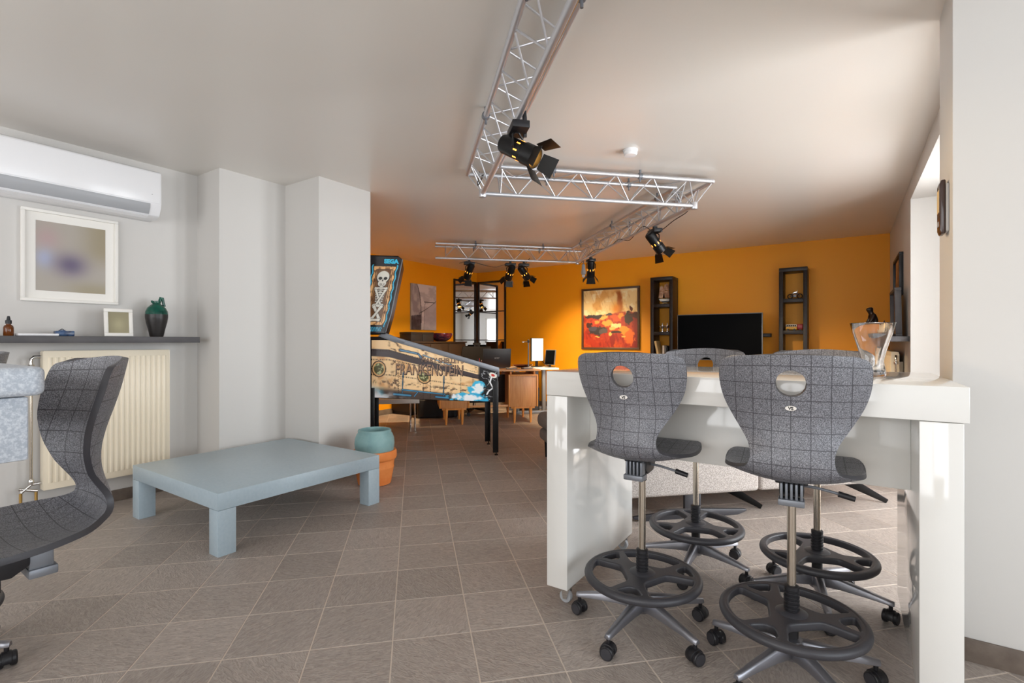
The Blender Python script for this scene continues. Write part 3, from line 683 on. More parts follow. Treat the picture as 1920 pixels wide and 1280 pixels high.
for si, (A, B) in enumerate(SEG):
    d = (B-A).normalized(); n = Vector((-d.y, d.x)); ln = (B-A).length
    ea, eb = (HWD if si in (1, 2, 3) else 0), (HWD if si in (0, 1, 2) else 0)
    for off, z, ext in ((HWD, ZU, HWD), (-HWD, ZU, HWD), (0, ZLo, .0)):
        # mitred ends: the outer chord of each corner runs on, the inner one stops short
        def end(P_, sgn, other):
            if other is None or off == 0: return P_+n*off
            od = other; s = 1 if (n*off).dot(od) < 0 else -1
            return P_+n*off+d*sgn*HWD*s
        prev_d = None if si == 0 else (SEG[si-1][1]-SEG[si-1][0]).normalized(); nxt_d = None if si == 3 else (SEG[si+1][1]-SEG[si+1][0]).normalized()
        a = end(A, -1, None if prev_d is None else -prev_d); b_ = end(B, 1, nxt_d)
        MB().tube([V3(a, z)-to, V3(b_, z)-to], .0172, 14).build('chord', 'alu', tr, smooth=True)
    k = max(2, round((ln-.24)/.165)); x0_ = .12; st = (ln-.24)/k
    for i in range(k):
        p, q = A+d*(x0_+i*st), A+d*(x0_+(i+1)*st)
        for sd in (1, -1):
            if i % 2: brace(V3(p, ZLo), V3(q+n*HWD*sd, ZU))
            else: brace(V3(p+n*HWD*sd, ZU), V3(q, ZLo))
        sg = 1 if i % 2 else -1
        brace(V3(p+n*HWD*sg, ZU), V3(q-n*HWD*sg, ZU))
    for e in (.14, ln-.14):
        p = A+d*e; brace(V3(p+n*HWD, ZU), V3(p, ZLo)); brace(V3(p-n*HWD, ZU), V3(p, ZLo))
    # ceiling clamps
    for e in (np.arange(.45, ln, 1.1) if ln > 2.5 else (.55, ln-.55)):
        for sd in (1, -1):
            p = A+d*float(e)+n*HWD*sd
            m_ = MB().lathe([(.024, -.014), (.024, .014)], 14, T(*(V3(p, ZU)-to)) @ RZ(math.atan2(d.y, d.x)) @ RY(PI/2))
            m_.lathe([(.009, ZU-HC), (.009, -.0005)], 8, T(p.x-to.x, p.y-to.y, 0)).lathe([(.007, 0), (.007, .03)], 8, T(*(V3(p, ZU-.05)-to))).build('ceiling_clamp', 'steel_grey', tr, smooth=True)
for P_, da, db in ((C1, -1, 1), (C2, 1, 1), (C3, 1, 1)):
    MB().lathe([(.03, -.03), (.03, .03)], 14, T(*(V3(P_, ZLo)-to))).build('corner_block', 'alu', tr, bevel=.004)
    for a in (d2v, -d2v, d1v, -d1v):
        if P_ is C1 and a in (d1v, -d2v): continue
    p = P_
    brace(V3(p+(d1v+d2v)*HWD, ZU), V3(p, ZLo)); brace(V3(p-(d1v+d2v)*HWD, ZU), V3(p, ZLo)); brace(V3(p+(d1v-d2v)*HWD, ZU), V3(p, ZLo)); brace(V3(p-(d1v-d2v)*HWD, ZU), V3(p, ZLo))
# ------------------------------------------------------------------ spotlights hanging from the lower chord
def seg_at(si, px):
    A, B = SEG[si]; best = None
    for t in np.linspace(0, 1, 600):
        p = A+(B-A)*float(t); Z, lt = fz(p.x, p.y)
        if Z < .3: continue
        e = abs(960+FPX*lt/Z-px)
        if best is None or e < best[0]: best = (e, p)
    return best[1]
def spotlight(si, px, aim, label, power, sc=1.0, drop=.0):
    p = seg_at(si, px); A, B = SEG[si]; d = (B-A).normalized()
    root = thing('spotlight', label, 'spotlight', (p.x, p.y, ZLo-.0175-drop), 0, 'barn-door spotlights on the truss')
    ra = math.atan2(d.y, d.x)
    hk = MB().box(-.012, .012, -.02, .02, -.03, 0, RZ(ra)); hk.build('hook_clamp', 'black_metal', root)
    MB().box(-.075, .075, -.045, .045, -.065, -.028, RZ(ra)).build('driver_box', 'black_plastic', root, bevel=.004)
    aim = Vector(aim).normalized(); pv = Vector((0, 0, -.155))
    side = aim.cross(Vector((0, 0, 1))).normalized()
    yk = MB()
    for s in (1, -1): yk.tube([(0, 0, -.065), Vector((0, 0, -.078))+side*.04*s, Vector((0, 0, -.095))+side*.061*s, pv+side*.061*s], .006, 6)
    yk.build('yoke', 'black_metal', root, smooth=True)
    q = aim.to_track_quat('Z', 'Y').to_matrix().to_4x4(); B0 = T(*pv) @ q
    body = MB().lathe([(.03, -.115), (.045, -.105), (.050, -.09), (.050, .04), (.056, .045), (.056, .115), (.052, .115), (.046, .06)], 24, B0, cap=False)
    body.add([B0 @ Vector((.03*math.cos(2*PI*k/24), .03*math.sin(2*PI*k/24), -.115)) for k in range(24)], [tuple(range(24))])
    bo = body.build('lamp_can', 'black_metal', root, smooth=True, angle=35)
    sl = MB()
    for k in range(8):
        m_ = B0 @ RZ(k*PI/4+.2); sl.box(.0495, .0507, -.0035, .0035, .0, .022, m_)
    sl.build('vent_slot', 'slot_glow', bo)
    MB().lathe([(.045, .058), (.045, .062)], 24, B0).build('lens', 'lens', bo, smooth=True)
    for k in range(4):
        m_ = B0 @ RZ(k*PI/2) @ T(.056, 0, .115) @ RY(.62); w_ = .05 if k % 2 else .042
        MB().prism([(-w_, 0), (w_, 0), (w_*1.25, .085), (-w_*1.25, .085)], -.001, .001, 'yz', m_).build('barn_door', 'barn_door', root)
    l = bpy.data.lights.new('spot_lamp', 'SPOT'); l.energy = power; l.color = (1, .74, .44); l.spot_size = math.radians(75); l.spot_blend = .7; l.shadow_soft_size = .045
    lo = bpy.data.objects.new('spot_lamp', l); COL.objects.link(lo); lo.parent = root; lo.matrix_local = B0 @ T(0, 0, .075) @ RX(PI)
    return root
def cdir(lat, up, fwd): return (lat*RT[0]+fwd*FW[0], lat*RT[1]+fwd*FW[1], up)
spotlight(0, 972, cdir(.75, -.5, -.4), 'lit black spotlight nearest the camera on the truss, above the open floor', 60)
spotlight(2, 1228, cdir(.55, -.6, .25), 'lit black spotlight on the slanting truss run right of the red painting', 230)
spotlight(2, 1108, cdir(.05, -.9, .5), 'lit black spotlight by the far truss corner, above the red painting', 230)
spotlight(3, 880, cdir(-.35, -.75, .45), 'lit black spotlight at the left end of the rear truss, above the mirrors', 220)
spotlight(3, 957, cdir(-.3, -.75, .6), 'lit black spotlight turned left in the middle of the rear truss', 230)
spotlight(3, 982, cdir(.5, -.65, .6), 'lit black spotlight turned right in the middle of the rear truss', 230)
p_ = seg_at(2, 1094); t = thing('lamp_socket', 'small grey bare lamp holder hanging at the far truss corner', 'lamp', (p_.x, p_.y, ZLo-.0175))
MB().lathe([(.012, -.05), (.022, -.06), (.026, -.13), (.034, -.15), (.034, -.19), (.02, -.20)], 18).build('holder', 'grey_plastic', t, smooth=True, angle=40); MB().tube([(0, 0, 0), (0, 0, -.055)], .006, 6).build('stem', 'steel_grey', t)
MB().lathe([(.016, -.195), (.024, -.215), (.02, -.235), (.002, -.242)], 16).build('bulb', 'white_plastic', t, smooth=True)
def cable(name, pts, label, r=.004):
    # smoothed polyline
    q = [Vector(p) for p in pts]; out = []
    for i in range(len(q)-1):
        p = [q[max(0, min(len(q)-1, i+k))] for k in (-1, 0, 1, 2)]
        for t in np.linspace(0, 1, 6, endpoint=False): out.append(cr(*p, float(t)))
    out.append(q[-1]); tag(MB().tube(out, r, 6).build(name, 'black_plastic', smooth=True), label, 'cable')
def on(si, t, z, off=0):
    A, B = SEG[si]; p = A+(B-A)*t; d = (B-A).normalized(); n = Vector((-d.y, d.x)); return V3(p+n*off, z)
cable('power_cable', [on(2, .02, 2.40, .03), on(2, .05, 2.36, -.03), on(2, .12, 2.33, -.02), on(2, .22, 2.28), on(2, .3, 2.40, .02), on(2, .42, 2.33), on(2, .5, 2.39, .02), on(2, .62, 2.36), on(2, .75, 2.40, .03), on(2, .9, 2.36), on(2, .97, 2.32)], 'black power cable looping along the slanting truss run')
cable('power_cable', [on(3, .35, 2.40, .02), on(3, .38, 2.33), on(3, .44, 2.27), on(3, .52, 2.30), on(3, .6, 2.26), on(3, .7, 2.30), on(3, .78, 2.33, .01), on(3, .84, 2.30)], 'black power cable sagging below the rear truss run')
cable('power_cable', [on(0, .93, 2.42, .04), on(0, .95, 2.45, .02), on(0, .975, 2.40, .05), on(0, .97, 2.50, .04)], 'short black cable at the first truss corner')
t = thing('track_rail', 'slim metal adapter rail lying along the nearest truss run', 'rail', V3(SEG[0][0], 0))
a, b_ = on(0, .18, 2.405, -.03), on(0, .62, 2.405, -.03); rp = Vector(t.location)
MB().tube([a-rp, b_-rp], .011, 10).build('rail_tube', 'brass', t, smooth=True)
MB().tube([b_-rp, on(0, .62, 2.36, -.035)-rp, on(0, .625, 2.27, -.04)-rp], [.012, .012, .010], 10).build('rail_plug', 'black_plastic', t, smooth=True)
# smoke detector
o = atZ(1182, 281, HC); t = thing('smoke_detector', 'round white smoke detector on the ceiling', 'smoke detector', (o.x, o.y, HC))
MB().lathe([(.053, -.0005), (.053, -.012), (.05, -.014)], 32).build('mounting_base', 'white_plastic', t, smooth=True, angle=40)
MB().lathe([(.048, -.0142), (.05, -.03), (.042, -.042), (.001, -.044)], 32).build('sensor_dome', 'white_plastic', t, smooth=True, angle=40)
# ================================================================== PINBALL MACHINE
pb = thing('pinball_machine', 'pinball machine with riveted copper side art, half hidden by the grey pier', 'pinball machine', D(.0, 5.5), PI/4)
PN, PF = 5.2-5.5, 5.78-5.5                      # near and far side, local y
xf, xr = .868, -.50
def zb(x): return .567-(x-.706)*.058            # bottom edge, tilted like the table
def zt(x): return .918+(.868-x)*.305            # top edge of the side
slab = [(xr, zb(xr)), (xf, zb(xf)), (xf, zt(xf)-.01), (-.25, zt(-.25)-.01), (xr, zt(-.25)-.01)]
MB().prism(slab, PN, PF, 'xz').build('cabinet', 'black_metal', pb, bevel=.004)
def side_cols(u, v):
    s = u; n = fbm(u*14, v*7, 3); n2 = fbm(u*45, v*22, 8)
    c = np.zeros(u.shape+(3,))+np.array((250, 212, 160.))
    c = mixc(c, (222, 170, 116), sst(.5, .8, n)); c = mixc(c, (255, 224, 178), sst(.55, .8, fbm(u*9, v*5, 21))*.7)
    # dark grime towards the seams
    for sx_, w_ in ((.18, .05), (.40, .035), (.60, .03), (.84, .03)): c = mixc(c, (70, 46, 36), np.exp(-((u-sx_)/w_)**2)*sst(.48, .75, n2)*.8)
    c = mixc(c, (78, 58, 48), np.exp(-((v-.27)/.03)**2)*sst(.45, .65, n2)*.8); c = mixc(c, (46, 36, 36), sst(.20, .10, v)*.85)
    # dark band behind the title
    top = .80+.0*u
    c = mixc(c, (74, 66, 68), sst(.715-.10*u, .725-.10*u, v)*sst(.855-.10*u, .845-.10*u, v)*sst(.93, .92, u))
    # rivets along seams
    for vv in (.66, .40, .82): c = mixc(c, (52, 38, 32), (np.abs(v-vv) < .012)*((u*90) % 1 < .45)*(u < .87)*1.)
    for uu in (.205, .40, .455, .70, .80): c = mixc(c, (52, 38, 32), (np.abs(u-uu) < .004)*((v*30) % 1 < .45)*(v < .66)*1.)
    # round portholes
    for cu, cv in ((.055, .50), (.405, .46)):
        r = np.hypot((u-cu)*2.62, v-cv); c = mixc(c, (226, 178, 120), (r < .135)*1.); c = mixc(c, (60, 44, 34), (np.abs(r-.135) < .010)*1.); c = mixc(c, (86, 84, 52), (r < .10)*1.); c = mixc(c, (190, 190, 140), (r < .10)*sst(.5, .7, fbm(u*60, v*30, 5)))
    # blue pipes
    def seg(x0, y0, x1, y1, w_, col):
        nonlocal c
        px, py = (u-x0)*2.62, v-y0; dx, dy = (x1-x0)*2.62, y1-y0; t_ = np.clip((px*dx+py*dy)/(dx*dx+dy*dy+1e-9), 0, 1); dd = np.hypot(px-t_*dx, py-t_*dy)
        c = mixc(c, (24, 40, 56), sst(w_*1.5, w_*1.2, dd)); c = mixc(c, col, sst(w_, w_*.5, dd))
    bl = (70, 140, 180)
    seg(.245, .60, .235, .10, .010, (60, 104, 130)); seg(.235, .16, .57, .13, .014, bl); seg(.565, .55, .56, .08, .010, (60, 104, 130)); seg(.17, .07, .30, .06, .020, bl); seg(.50, .06, .60, .05, .020, bl); seg(.36, .15, .33, .05, .01, bl)
    seg(.22, .88, .36, .90, .018, (110, 150, 180)); seg(.36, .90, .40, .80, .018, (90, 130, 165)); seg(.40, .90, .62, .84, .012, (150, 176, 196)); seg(.62, .86, .625, .79, .014, (90, 130, 165))
    # spray at the lower corners and front
    spr = fbm(u*8, v*5, 31); c = mixc(c, (60, 180, 225), sst(.42, .6, spr)*sst(.22, .02, v)*sst(.45, .75, np.abs(u-.42)*2)); c = mixc(c, (250, 252, 255), sst(.35, .55, fbm(u*10, v*6, 12))*sst(.30, .02, v+.9*(u-.0)*.9)*(u < .3))
    # black storm panel with lightning at the front end
    st = sst(.835, .86, u+.02*(fbm(u*9, v*9, 2)-.5)); c = mixc(c, (34, 33, 36), st)
    ln = np.abs(fbm(u*22, v*9, 51, 3)-.5); c = mixc(c, (232, 234, 238), st*sst(.022, .008, ln))
    pl = np.exp(-(((u-.84-(v-.4)*.12)/.065)**2+((v-.36)/.26)**2)*1.1); c = mixc(c, (70, 190, 232), sst(.28, .5, pl+.8*(fbm(u*26, v*11, 41)-.5))); c = mixc(c, (245, 252, 255), sst(.5, .8, pl+.9*(fbm(u*30, v*13, 77)-.5)))
    pl = np.exp(-(((u-.76)/.17)**2+((v-.08)/.13)**2)); c = mixc(c, (60, 180, 226), sst(.35, .6, pl+.9*(fbm(u*24, v*10, 43)-.5))); c = mixc(c, (248, 252, 255), sst(.55, .8, pl+.9*(fbm(u*28, v*14, 9)-.5)))
    for (x0_, y0_, x1_, y1_) in ((.955, .82, .94, .62), (.94, .62, .965, .44), (.965, .44, .93, .33), (.93, .33, .915, .22)): 
        px, py = (u-x0_)*2.62, v-y0_; dx, dy = (x1_-x0_)*2.62, y1_-y0_; t_ = np.clip((px*dx+py*dy)/(dx*dx+dy*dy), 0, 1); dd = np.hypot(px-t_*dx, py-t_*dy); c = mixc(c, (250, 252, 255), sst(.022, .010, dd))
    r = np.hypot((u-.965)*2.62, (v-.86)*1.0); c = mixc(c, (240, 236, 226), (r < .085)*1.); c = mixc(c, (206, 60, 50), (r < .04)*1.)
    return c
x_l = -.42
def side_pos(u, v):
    x = x_l+(xf-.008-x_l)*u; tb = np.where(x > -.25, .918+(.868-x)*.305, .918+(.868+.25)*.305)-.045; b0 = .567-(x-.706)*.058+.006
    return x, 0*u+PN-.0015, b0+(tb-b0)*v
o = art('side_print', side_pos, 330, 150, side_cols, 'print_gloss', pb); o['label'] = 'printed side panel with copper plates, title lettering and blue lightning'
rl = MB().prism([(xf+.012, zt(xf)-.046), (xf+.012, zt(xf)+.006), (-.30, zt(-.30)+.006), (-.30, zt(-.30)-.046)], PN-.006, PN+.02, 'xz'); rl.build('side_rail', 'steel_grey', pb, bevel=.002)
MB().prism([(xf+.012, zt(xf)-.046), (xf+.012, zt(xf)+.006), (-.30, zt(-.30)+.006), (-.30, zt(-.30)-.046)], PF-.02, PF+.006, 'xz').build('side_rail', 'steel_grey', pb, bevel=.002)
MB().prism([(xf, zt(xf)-.02), (-.28, zt(-.28)-.02), (-.28, zt(-.28)-.008), (xf, zt(xf)-.008)], PN+.021, PF-.021, 'xz').build('playfield_glass', 'black_gloss', pb)
MB().box(xf, xf+.02, PN+.02, PF-.02, zt(xf)-.09, zt(xf)).build('lockbar', 'steel_grey', pb, bevel=.004)
MB().prism([(-.20, zt(-.2)-.05), (-.105, zt(-.105)-.03), (-.085, zt(-.085)-.0), (-.30, zt(-.3)+.02), (-.36, zt(-.3)-.02)], PN-.014, PN-.007, 'xz').build('hinge_arm', 'steel_grey', pb, bevel=.003)
sl_ = -math.atan(.305)
def fit_text(name, body, m, x0, x1, z, h, tilt, dy, bold=0):
    o = text(name, body, h/.7, m, pb, Matrix(), .0004, bold); xs = [v.co.x for v in o.data.vertices]; k = (x1-x0)/(max(xs)-min(xs)); c = (max(xs)+min(xs))/2
    o.matrix_local = T((x0+x1)/2, PN-dy, z) @ RX(PI/2) @ RZ(tilt) @ Matrix.Diagonal((k, 1, 1, 1)) @ T(-c, 0, 0); return o
fit_text('title_shadow', 'FRANKENSTEIN', 'title_edge', -.185, .502, .900, .112, -.035, .0022, .004)
fit_text('title_lettering', 'FRANKENSTEIN', 'title_text', -.185, .495, .904, .108, -.035, .0032, .0002)
fit_text('subtitle_shadow', "MARY SHELLEY'S", 'title_edge', .074, .506, 1.000, .046, -.035, .0022, .003)
fit_text('subtitle_lettering', "MARY SHELLEY'S", 'title_text', .076, .502, 1.002, .044, -.035, .0032, 0)
# legs
for (x, y, zg) in ((.812, PN-.012, 0), (.812, PF+.012, 0), (xr+.06, PN-.012, 0), (xr+.06, PF+.012, 0)):
    s = -1 if y < 0 else 1; w_ = .045
    if x > 0: lg = MB().box(x, x+.06, min(y, y-s*.006), max(y, y-s*.006), .03, zb(x)+.22 if s < 0 else zb(x)+.1).box(x+.054, x+.06, min(y, y-s*.05), max(y, y-s*.05), .03, zb(x)+.05)
    else: lg = MB().box(x, x+.05, min(y, y-s*.006), max(y, y-s*.006), .03, zb(x)+.1).box(x, x+.006, min(y, y-s*.045), max(y, y-s*.045), .03, zb(x)+.1)
    lo = lg.build('leg', 'black_metal', pb, bevel=.0015)
    MB().lathe([(.019, 0), (.019, .01), (.006, .014), (.006, .04)], 14, T(x+(.04 if x > 0 else .012), y-s*.02, 0)).build('leg_leveler', 'black_metal', lo, smooth=True)
    if x > 0 and s < 0:
        for k in (0, 1): MB().lathe([(.008, 0), (.006, .006)], 10, T(x+.06, y+.02, zb(x)+.06+.08*k) @ RY(PI/2)).build('leg_bolt', 'black_metal', lo)
# backbox
BN, BF = PN-.03, PF+.06
bb = [(-.52, 1.275), (-.283, 1.275), (-.230, 1.469), (-.114, 2.03), (-.16, 2.066), (-.52, 2.066)]
bo = MB().prism(bb, BN, BF, 'xz').build('backbox', 'black_metal', pb, bevel=.006)
MB().prism([(-.278, 1.29), (-.226, 1.469), (-.110, 2.03), (-.122, 2.03), (-.236, 1.469), (-.288, 1.29)], BN-.003, BN+.01, 'xz').build('corner_trim', 'steel_grey', bo, bevel=.001)
def bb_cols(u, v):
    c = np.zeros(u.shape+(3,))+np.array((28, 28, 32.))
    x = (u-.52)*.30/1.22; y = v*.76
    edge = .085+.004*np.sin(y*60)
    c = mixc(c, (70, 180, 215), (np.abs(np.abs(x)-edge-.012) < .005)*(y > .06)*(y < .68))
    c = mixc(c, (236, 184, 124), (np.abs(x) < edge)*(y > .08)*(y < .66)); c = mixc(c, (120, 74, 40), (np.abs(x) < edge)*(y > .08)*(y < .66)*sst(.5, .7, fbm(u*18, v*26, 3))*.8)
    c = mixc(c, (60, 36, 22), (np.abs(np.abs(x)-.066) < .003)*(y > .10)*(y < .63)); c = mixc(c, (60, 36, 22), (np.abs(y-.63) < .004)*(np.abs(x) < .066)); c = mixc(c, (92, 60, 36), (np.abs(x) < .060)*(y > .11)*(y < .625)*.8)
    bone = (226, 222, 210); dk = (34, 30, 28)
    def ell(cx_, cy_, rx, ry, col, a=1.):
        nonlocal c; r = np.hypot((x-cx_)/rx, (y-cy_)/ry); c = mixc(c, col, (r < 1)*a)
    def limb(x0, y0, x1, y1, w_):
        nonlocal c; dx, dy = x1-x0, y1-y0; t_ = np.clip(((x-x0)*dx+(y-y0)*dy)/(dx*dx+dy*dy), 0, 1); dd = np.hypot(x-x0-t_*dx, y-y0-t_*dy); ww = w_*(1+.45*np.abs(t_*2-1)**3)
        c = mixc(c, dk, dd < ww+.0035); c = mixc(c, bone, dd < ww)
    ell(0, .55, .053, .065, dk); ell(0, .557, .049, .058, bone); ell(0, .49, .036, .04, dk); ell(0, .494, .033, .036, bone)
    ell(-.021, .542, .016, .015, dk); ell(.021, .542, .016, .015, dk); ell(0, .522, .006, .010, dk)
    for k in range(-3, 4): c = mixc(c, dk, (np.abs(x-k*.006) < .0012)*(np.abs(y-.485) < .010))
    limb(0, .46, 0, .28, .009)
    for k in range(6): limb(-.036+.002*k, .425-.022*k, .036-.002*k, .425-.022*k, .0045)
    limb(-.045, .44, .03, .25, .008); limb(.045, .44, -.03, .25, .008); limb(-.045, .445, .045, .445, .007)
    limb(-.03, .27, .03, .27, .013); limb(-.03, .26, .032, .14, .010); limb(.03, .26, -.032, .14, .010); limb(-.03, .13, .03, .13, .010)
    c = mixc(c, (70, 170, 205), (y > .015)*(y < .06)*(np.abs(x) < .08)*((x*70+y*40) % 1 < .55))
    return c
def bb_pos(u, v):
    z = 1.285+.77*v; xr_ = np.interp(z, [1.275, 1.469, 2.03, 2.066], [-.295, -.242, -.128, -.165]); xl_ = xr_-.30+.03*(1-v)
    return xl_+(xr_-xl_)*u, 0*u+BN-.0012, z
art('backbox_print', bb_pos, 90, 220, bb_cols, 'print_gloss', bo)
text('maker_lettering', 'SEGA', .058, 'blue_text', bo, T(-.226, BN-.0035, 2.005) @ RX(PI/2), .001, .004)
# ================================================================== FAR LEFT: paintings, mirrors, sideboard
def grey_art(u, v):
    n = fbm(u*5, v*9, 4); c = np.zeros(u.shape+(3,))+np.array((186, 178, 178.)); c = mixc(c, (214, 206, 204), sst(.4, .65, n)); 
    arc = .13+.30*np.sqrt(np.clip(1-(v-.28)**2/.75**2, 0, 1))*.85
    c = mixc(c, (146, 138, 140), (u < arc)*1.); c = mixc(c, (180, 172, 170), (u < arc)*sst(.4, .7, fbm(u*6, v*6, 8)))
    cut = .30+.10*u; c = mixc(c, (66, 58, 64), (u < arc)*(v < cut)); c = mixc(c, (104, 96, 104), (u < arc)*(v < cut)*sst(.45, .75, fbm(u*8, v*8, 2)))
    diag = .30+.36*u**1.5; c = mixc(c, (60, 54, 56), (np.abs(v-diag) < .008)*(u > .3)*1.); c = mixc(c, (176, 168, 174), (v < diag)*(u > arc+.12)*.6)
    c = mixc(c, (70, 64, 64), (np.abs(v-.62) < .006)*(u > .5)*(u < .95)); c = mixc(c, (50, 46, 48), (np.abs(u-arc) < .012)*1.); c = mixc(c, (90, 84, 86), (np.abs(u-.52-.08*(v-.4)) < .006)*(v < .62)); return c
t = thing('abstract_canvas', 'grey abstract canvas with curved black lines on the orange wall', 'painting', (XF, 6.516, 1.81), PI/2)
bx(-.318, .318, -.03, -.0005, -.404, .404).build('canvas', 'art_back', t, bevel=.002)
art('print', lambda u, v: ((u*2-1)*.317, 0*u-.0312, (v*2-1)*.403), 90, 110, grey_art, 'print', t)
def mirror(label, mtx, w, h):
    t = thing('paned_mirror', label, 'mirror', group='tall paned mirrors in the orange corner'); t.matrix_world = mtx
    for (a, b_, c, d) in ((-w/2, w/2, h/2-.035, h/2), (-w/2, w/2, -h/2, -h/2+.035), (-w/2, -w/2+.035, -h/2+.035, h/2-.035), (w/2-.035, w/2, -h/2+.035, h/2-.035)):
        bx(a, b_, -.03, -.001, c, d).build('frame_rail', 'mirror_frame', t, bevel=.003)
    n = 4; ih = (h-.07)/n
    for k in range(n):
        z0 = -h/2+.035+k*ih; bx(-w/2+.035, w/2-.035, -.010, -.002, z0+.006, z0+ih-.006).build('pane', 'mirror', t)
        if k: bx(-w/2+.035, w/2-.035, -.022, -.003, z0-.009, z0+.009).build('glazing_bar', 'mirror_frame', t, bevel=.002)
mh, mz = 2.36, 1.23
mirror('tall dark-framed paned mirror on the left orange wall, next to the corner', T(XF, 7.695, mz) @ RZ(PI/2), .70, mh)
mirror('tall dark-framed paned mirror on the back orange wall, next to the corner', T(XF+.385, YB, mz), .70, mh)
sb = thing('sideboard', 'tall dark brown sideboard along the left orange wall', 'cabinet', (XF+.225, 6.47, 0), PI/2)   # local x = +Y, local y = -X
bx(-.70, .70, -.215, .215, .06, 1.175).build('cabinet_body', 'dark_cabinet', sb, bevel=.003); bx(-.73, .73, -.235, .22, 1.175, 1.2).build('cabinet_top', 'dark_cabinet', sb, bevel=.003)
bx(-.68, .68, -.19, .2, 0, .06).build('plinth', 'black_plastic', sb)
for k in (0, 1, 2):
    d = bx(-.695+.465*k, -.24+.465*k, -.232, -.216, .08, 1.16).build('door', 'dark_cabinet', sb, bevel=.002); MB().tube([(-.28+.465*k, -.25, .62), (-.28+.465*k, -.25, .74)], .005, 8).build('handle', 'steel_grey', d)
for yy, lb in ((5.93, 'black storage box at the left end of the dark sideboard'), (6.20, 'black storage box beside the bowl on the sideboard')):
    q = thing('storage_box', lb, 'box', (-6.0, yy, 1.2005)); bx(-.13, .13, -.13, .13, 0, .12).build('box_body', 'black_plastic', q, bevel=.003); bx(-.134, .134, -.134, .134, .12, .155).build('box_lid', 'black_plastic', q, bevel=.003)
b0 = MB().lathe([(.001, .0), (.08, 0), (.10, .01), (.16, .05), (.19, .11), (.19, .145), (.186, .145), (.18, .11), (.15, .055), (.001, .02)], 40, cap=False).build('bowl', 'maroon', smooth=True, angle=60); b0.location = (-5.95, 6.62, 1.2005); tag(b0, 'dark red and blue glazed bowl on the sideboard', 'bowl')
# white bench table and bin seen under the pinball machine
t = thing('side_table', 'white low table with thin metal legs seen under the pinball machine', 'table', D(-.35, 7.2), PI/4)
bx(-.6, .42, -.3, .3, .36, .42).build('table_top', 'white_matte', t, bevel=.003)
for sx_ in (-.57, .36, .30):
    for sy_ in (-.27, .27): MB().tube([(sx_, sy_, 0), (sx_, sy_, .36)], .012, 8).build('leg', 'chrome', t, smooth=True)
t = thing('storage_case', 'long black case on the floor left of the desk', 'case', D(.34, 8.06), PI/4)
MB().prism(rrect(-.30, .34, -.18, .18, .06), 0, .30, 'xy').build('case_body', 'black_plastic', t, bevel=.03, seg=3); MB().tube([(-.08, 0, .29), (-.06, 0, .33), (.10, 0, .33), (.12, 0, .29)], .01, 8).build('handle', 'black_metal', t, smooth=True)
# ================================================================== TEAK DESK
dk = thing('teak_desk', 'mid-century teak desk with two pedestals on tapered legs', 'desk', D(1.07, 7.5), PI/4)
def dbx(name, a, b_, c, d, z0, z1, m='teak_v', par=None, bev=.003): return bx(a-1.07, b_-1.07, c-7.5, d-7.5, z0, z1).build(name, m, par or dk, bevel=bev)
dbx('desk_top', .32, 1.83, 7.13, 7.83, .765, .79, 'teak_h')
dbx('modesty_board', .78, 1.36, 7.17, 7.185, .245, .275, 'teak_h'); dbx('back_board', .79, 1.355, 7.45, 7.465, .28, .70, 'dark_wood')
for a, b_ in ((.352, .782), (1.352, 1.796)):
    # body of the pedestal, its panelled end towards the camera
    p = dbx('pedestal', a, b_, 7.165, 7.80, .243, .715)
    dbx('edge_lipping', a, a+.02, 7.15, 7.165, .243, .715, 'teak_leg', p, .002); dbx('edge_lipping', b_-.02, b_, 7.15, 7.165, .243, .715, 'teak_leg', p, .002); dbx('edge_lipping', a+.02, b_-.02, 7.15, 7.165, .695, .715, 'teak_leg', p, .002)
    dbx('spacer', a+.03, a+.055, 7.2, 7.76, .715, .765, 'teak_leg'); dbx('spacer', b_-.055, b_-.03, 7.2, 7.76, .715, .765, 'teak_leg')
    dbx('leg_rail', a+.04, b_-.04, 7.19, 7.23, .213, .243, 'teak_leg')
    for x in (a+.10, b_-.10):
        for y in (7.21, 7.74):
            MB().lathe([(.013, 0), (.028, .235), (.028, .243)], 16, T(x-1.07, y-7.5, 0)).build('leg', 'teak_leg', dk, smooth=True, angle=50)
DZ = .7905
lp = thing('laptop', 'open black laptop on the teak desk, its lid towards the camera', 'laptop', D(1.22, 7.42, DZ), PI/4+.03)
bx(-.20, .20, .0, .26, 0, .022).build('keyboard_base', 'black_plastic', lp, bevel=.004)
ld = MB().box(-.213, .213, -.006, .006, 0, .285, T(0, 0, .02) @ RX(.16)).build('lid', 'black_plastic', lp, bevel=.004)
text('lid_lettering', 'acer', .045, 'acer_text', ld, T(0, -.033, .165) @ RX(.16) @ RX(PI/2), .0005)
bx(-.19, .19, .004, .0065, .02, .27).build('screen', 'black_gloss', ld).matrix_local = T(0, 0, .02) @ RX(.16)
st = thing('lamp_stand', 'slim steel desk lamp stand on the teak desk', 'lamp', D(1.73, 7.5, DZ), PI/4)
MB().lathe([(.07, 0), (.07, .012), (.01, .016)], 24).build('base_plate', 'steel_grey', st, smooth=True, angle=40); MB().tube([(0, 0, .01), (0, 0, .44)], .011, 10).build('pole', 'steel_grey', st, smooth=True)
MB().lathe([(.018, .39), (.018, .43)], 12).build('clamp', 'black_plastic', st, smooth=True); MB().tube([(.01, 0, .405), (-.09, 0, .405)], [.006, .004], 8).build('lamp_arm', 'steel_grey', st, smooth=True); MB().lathe([(.012, 0), (.02, .02)], 10, T(-.085, 0, .39)).build('lamp_head', 'white_plastic', st, smooth=True)
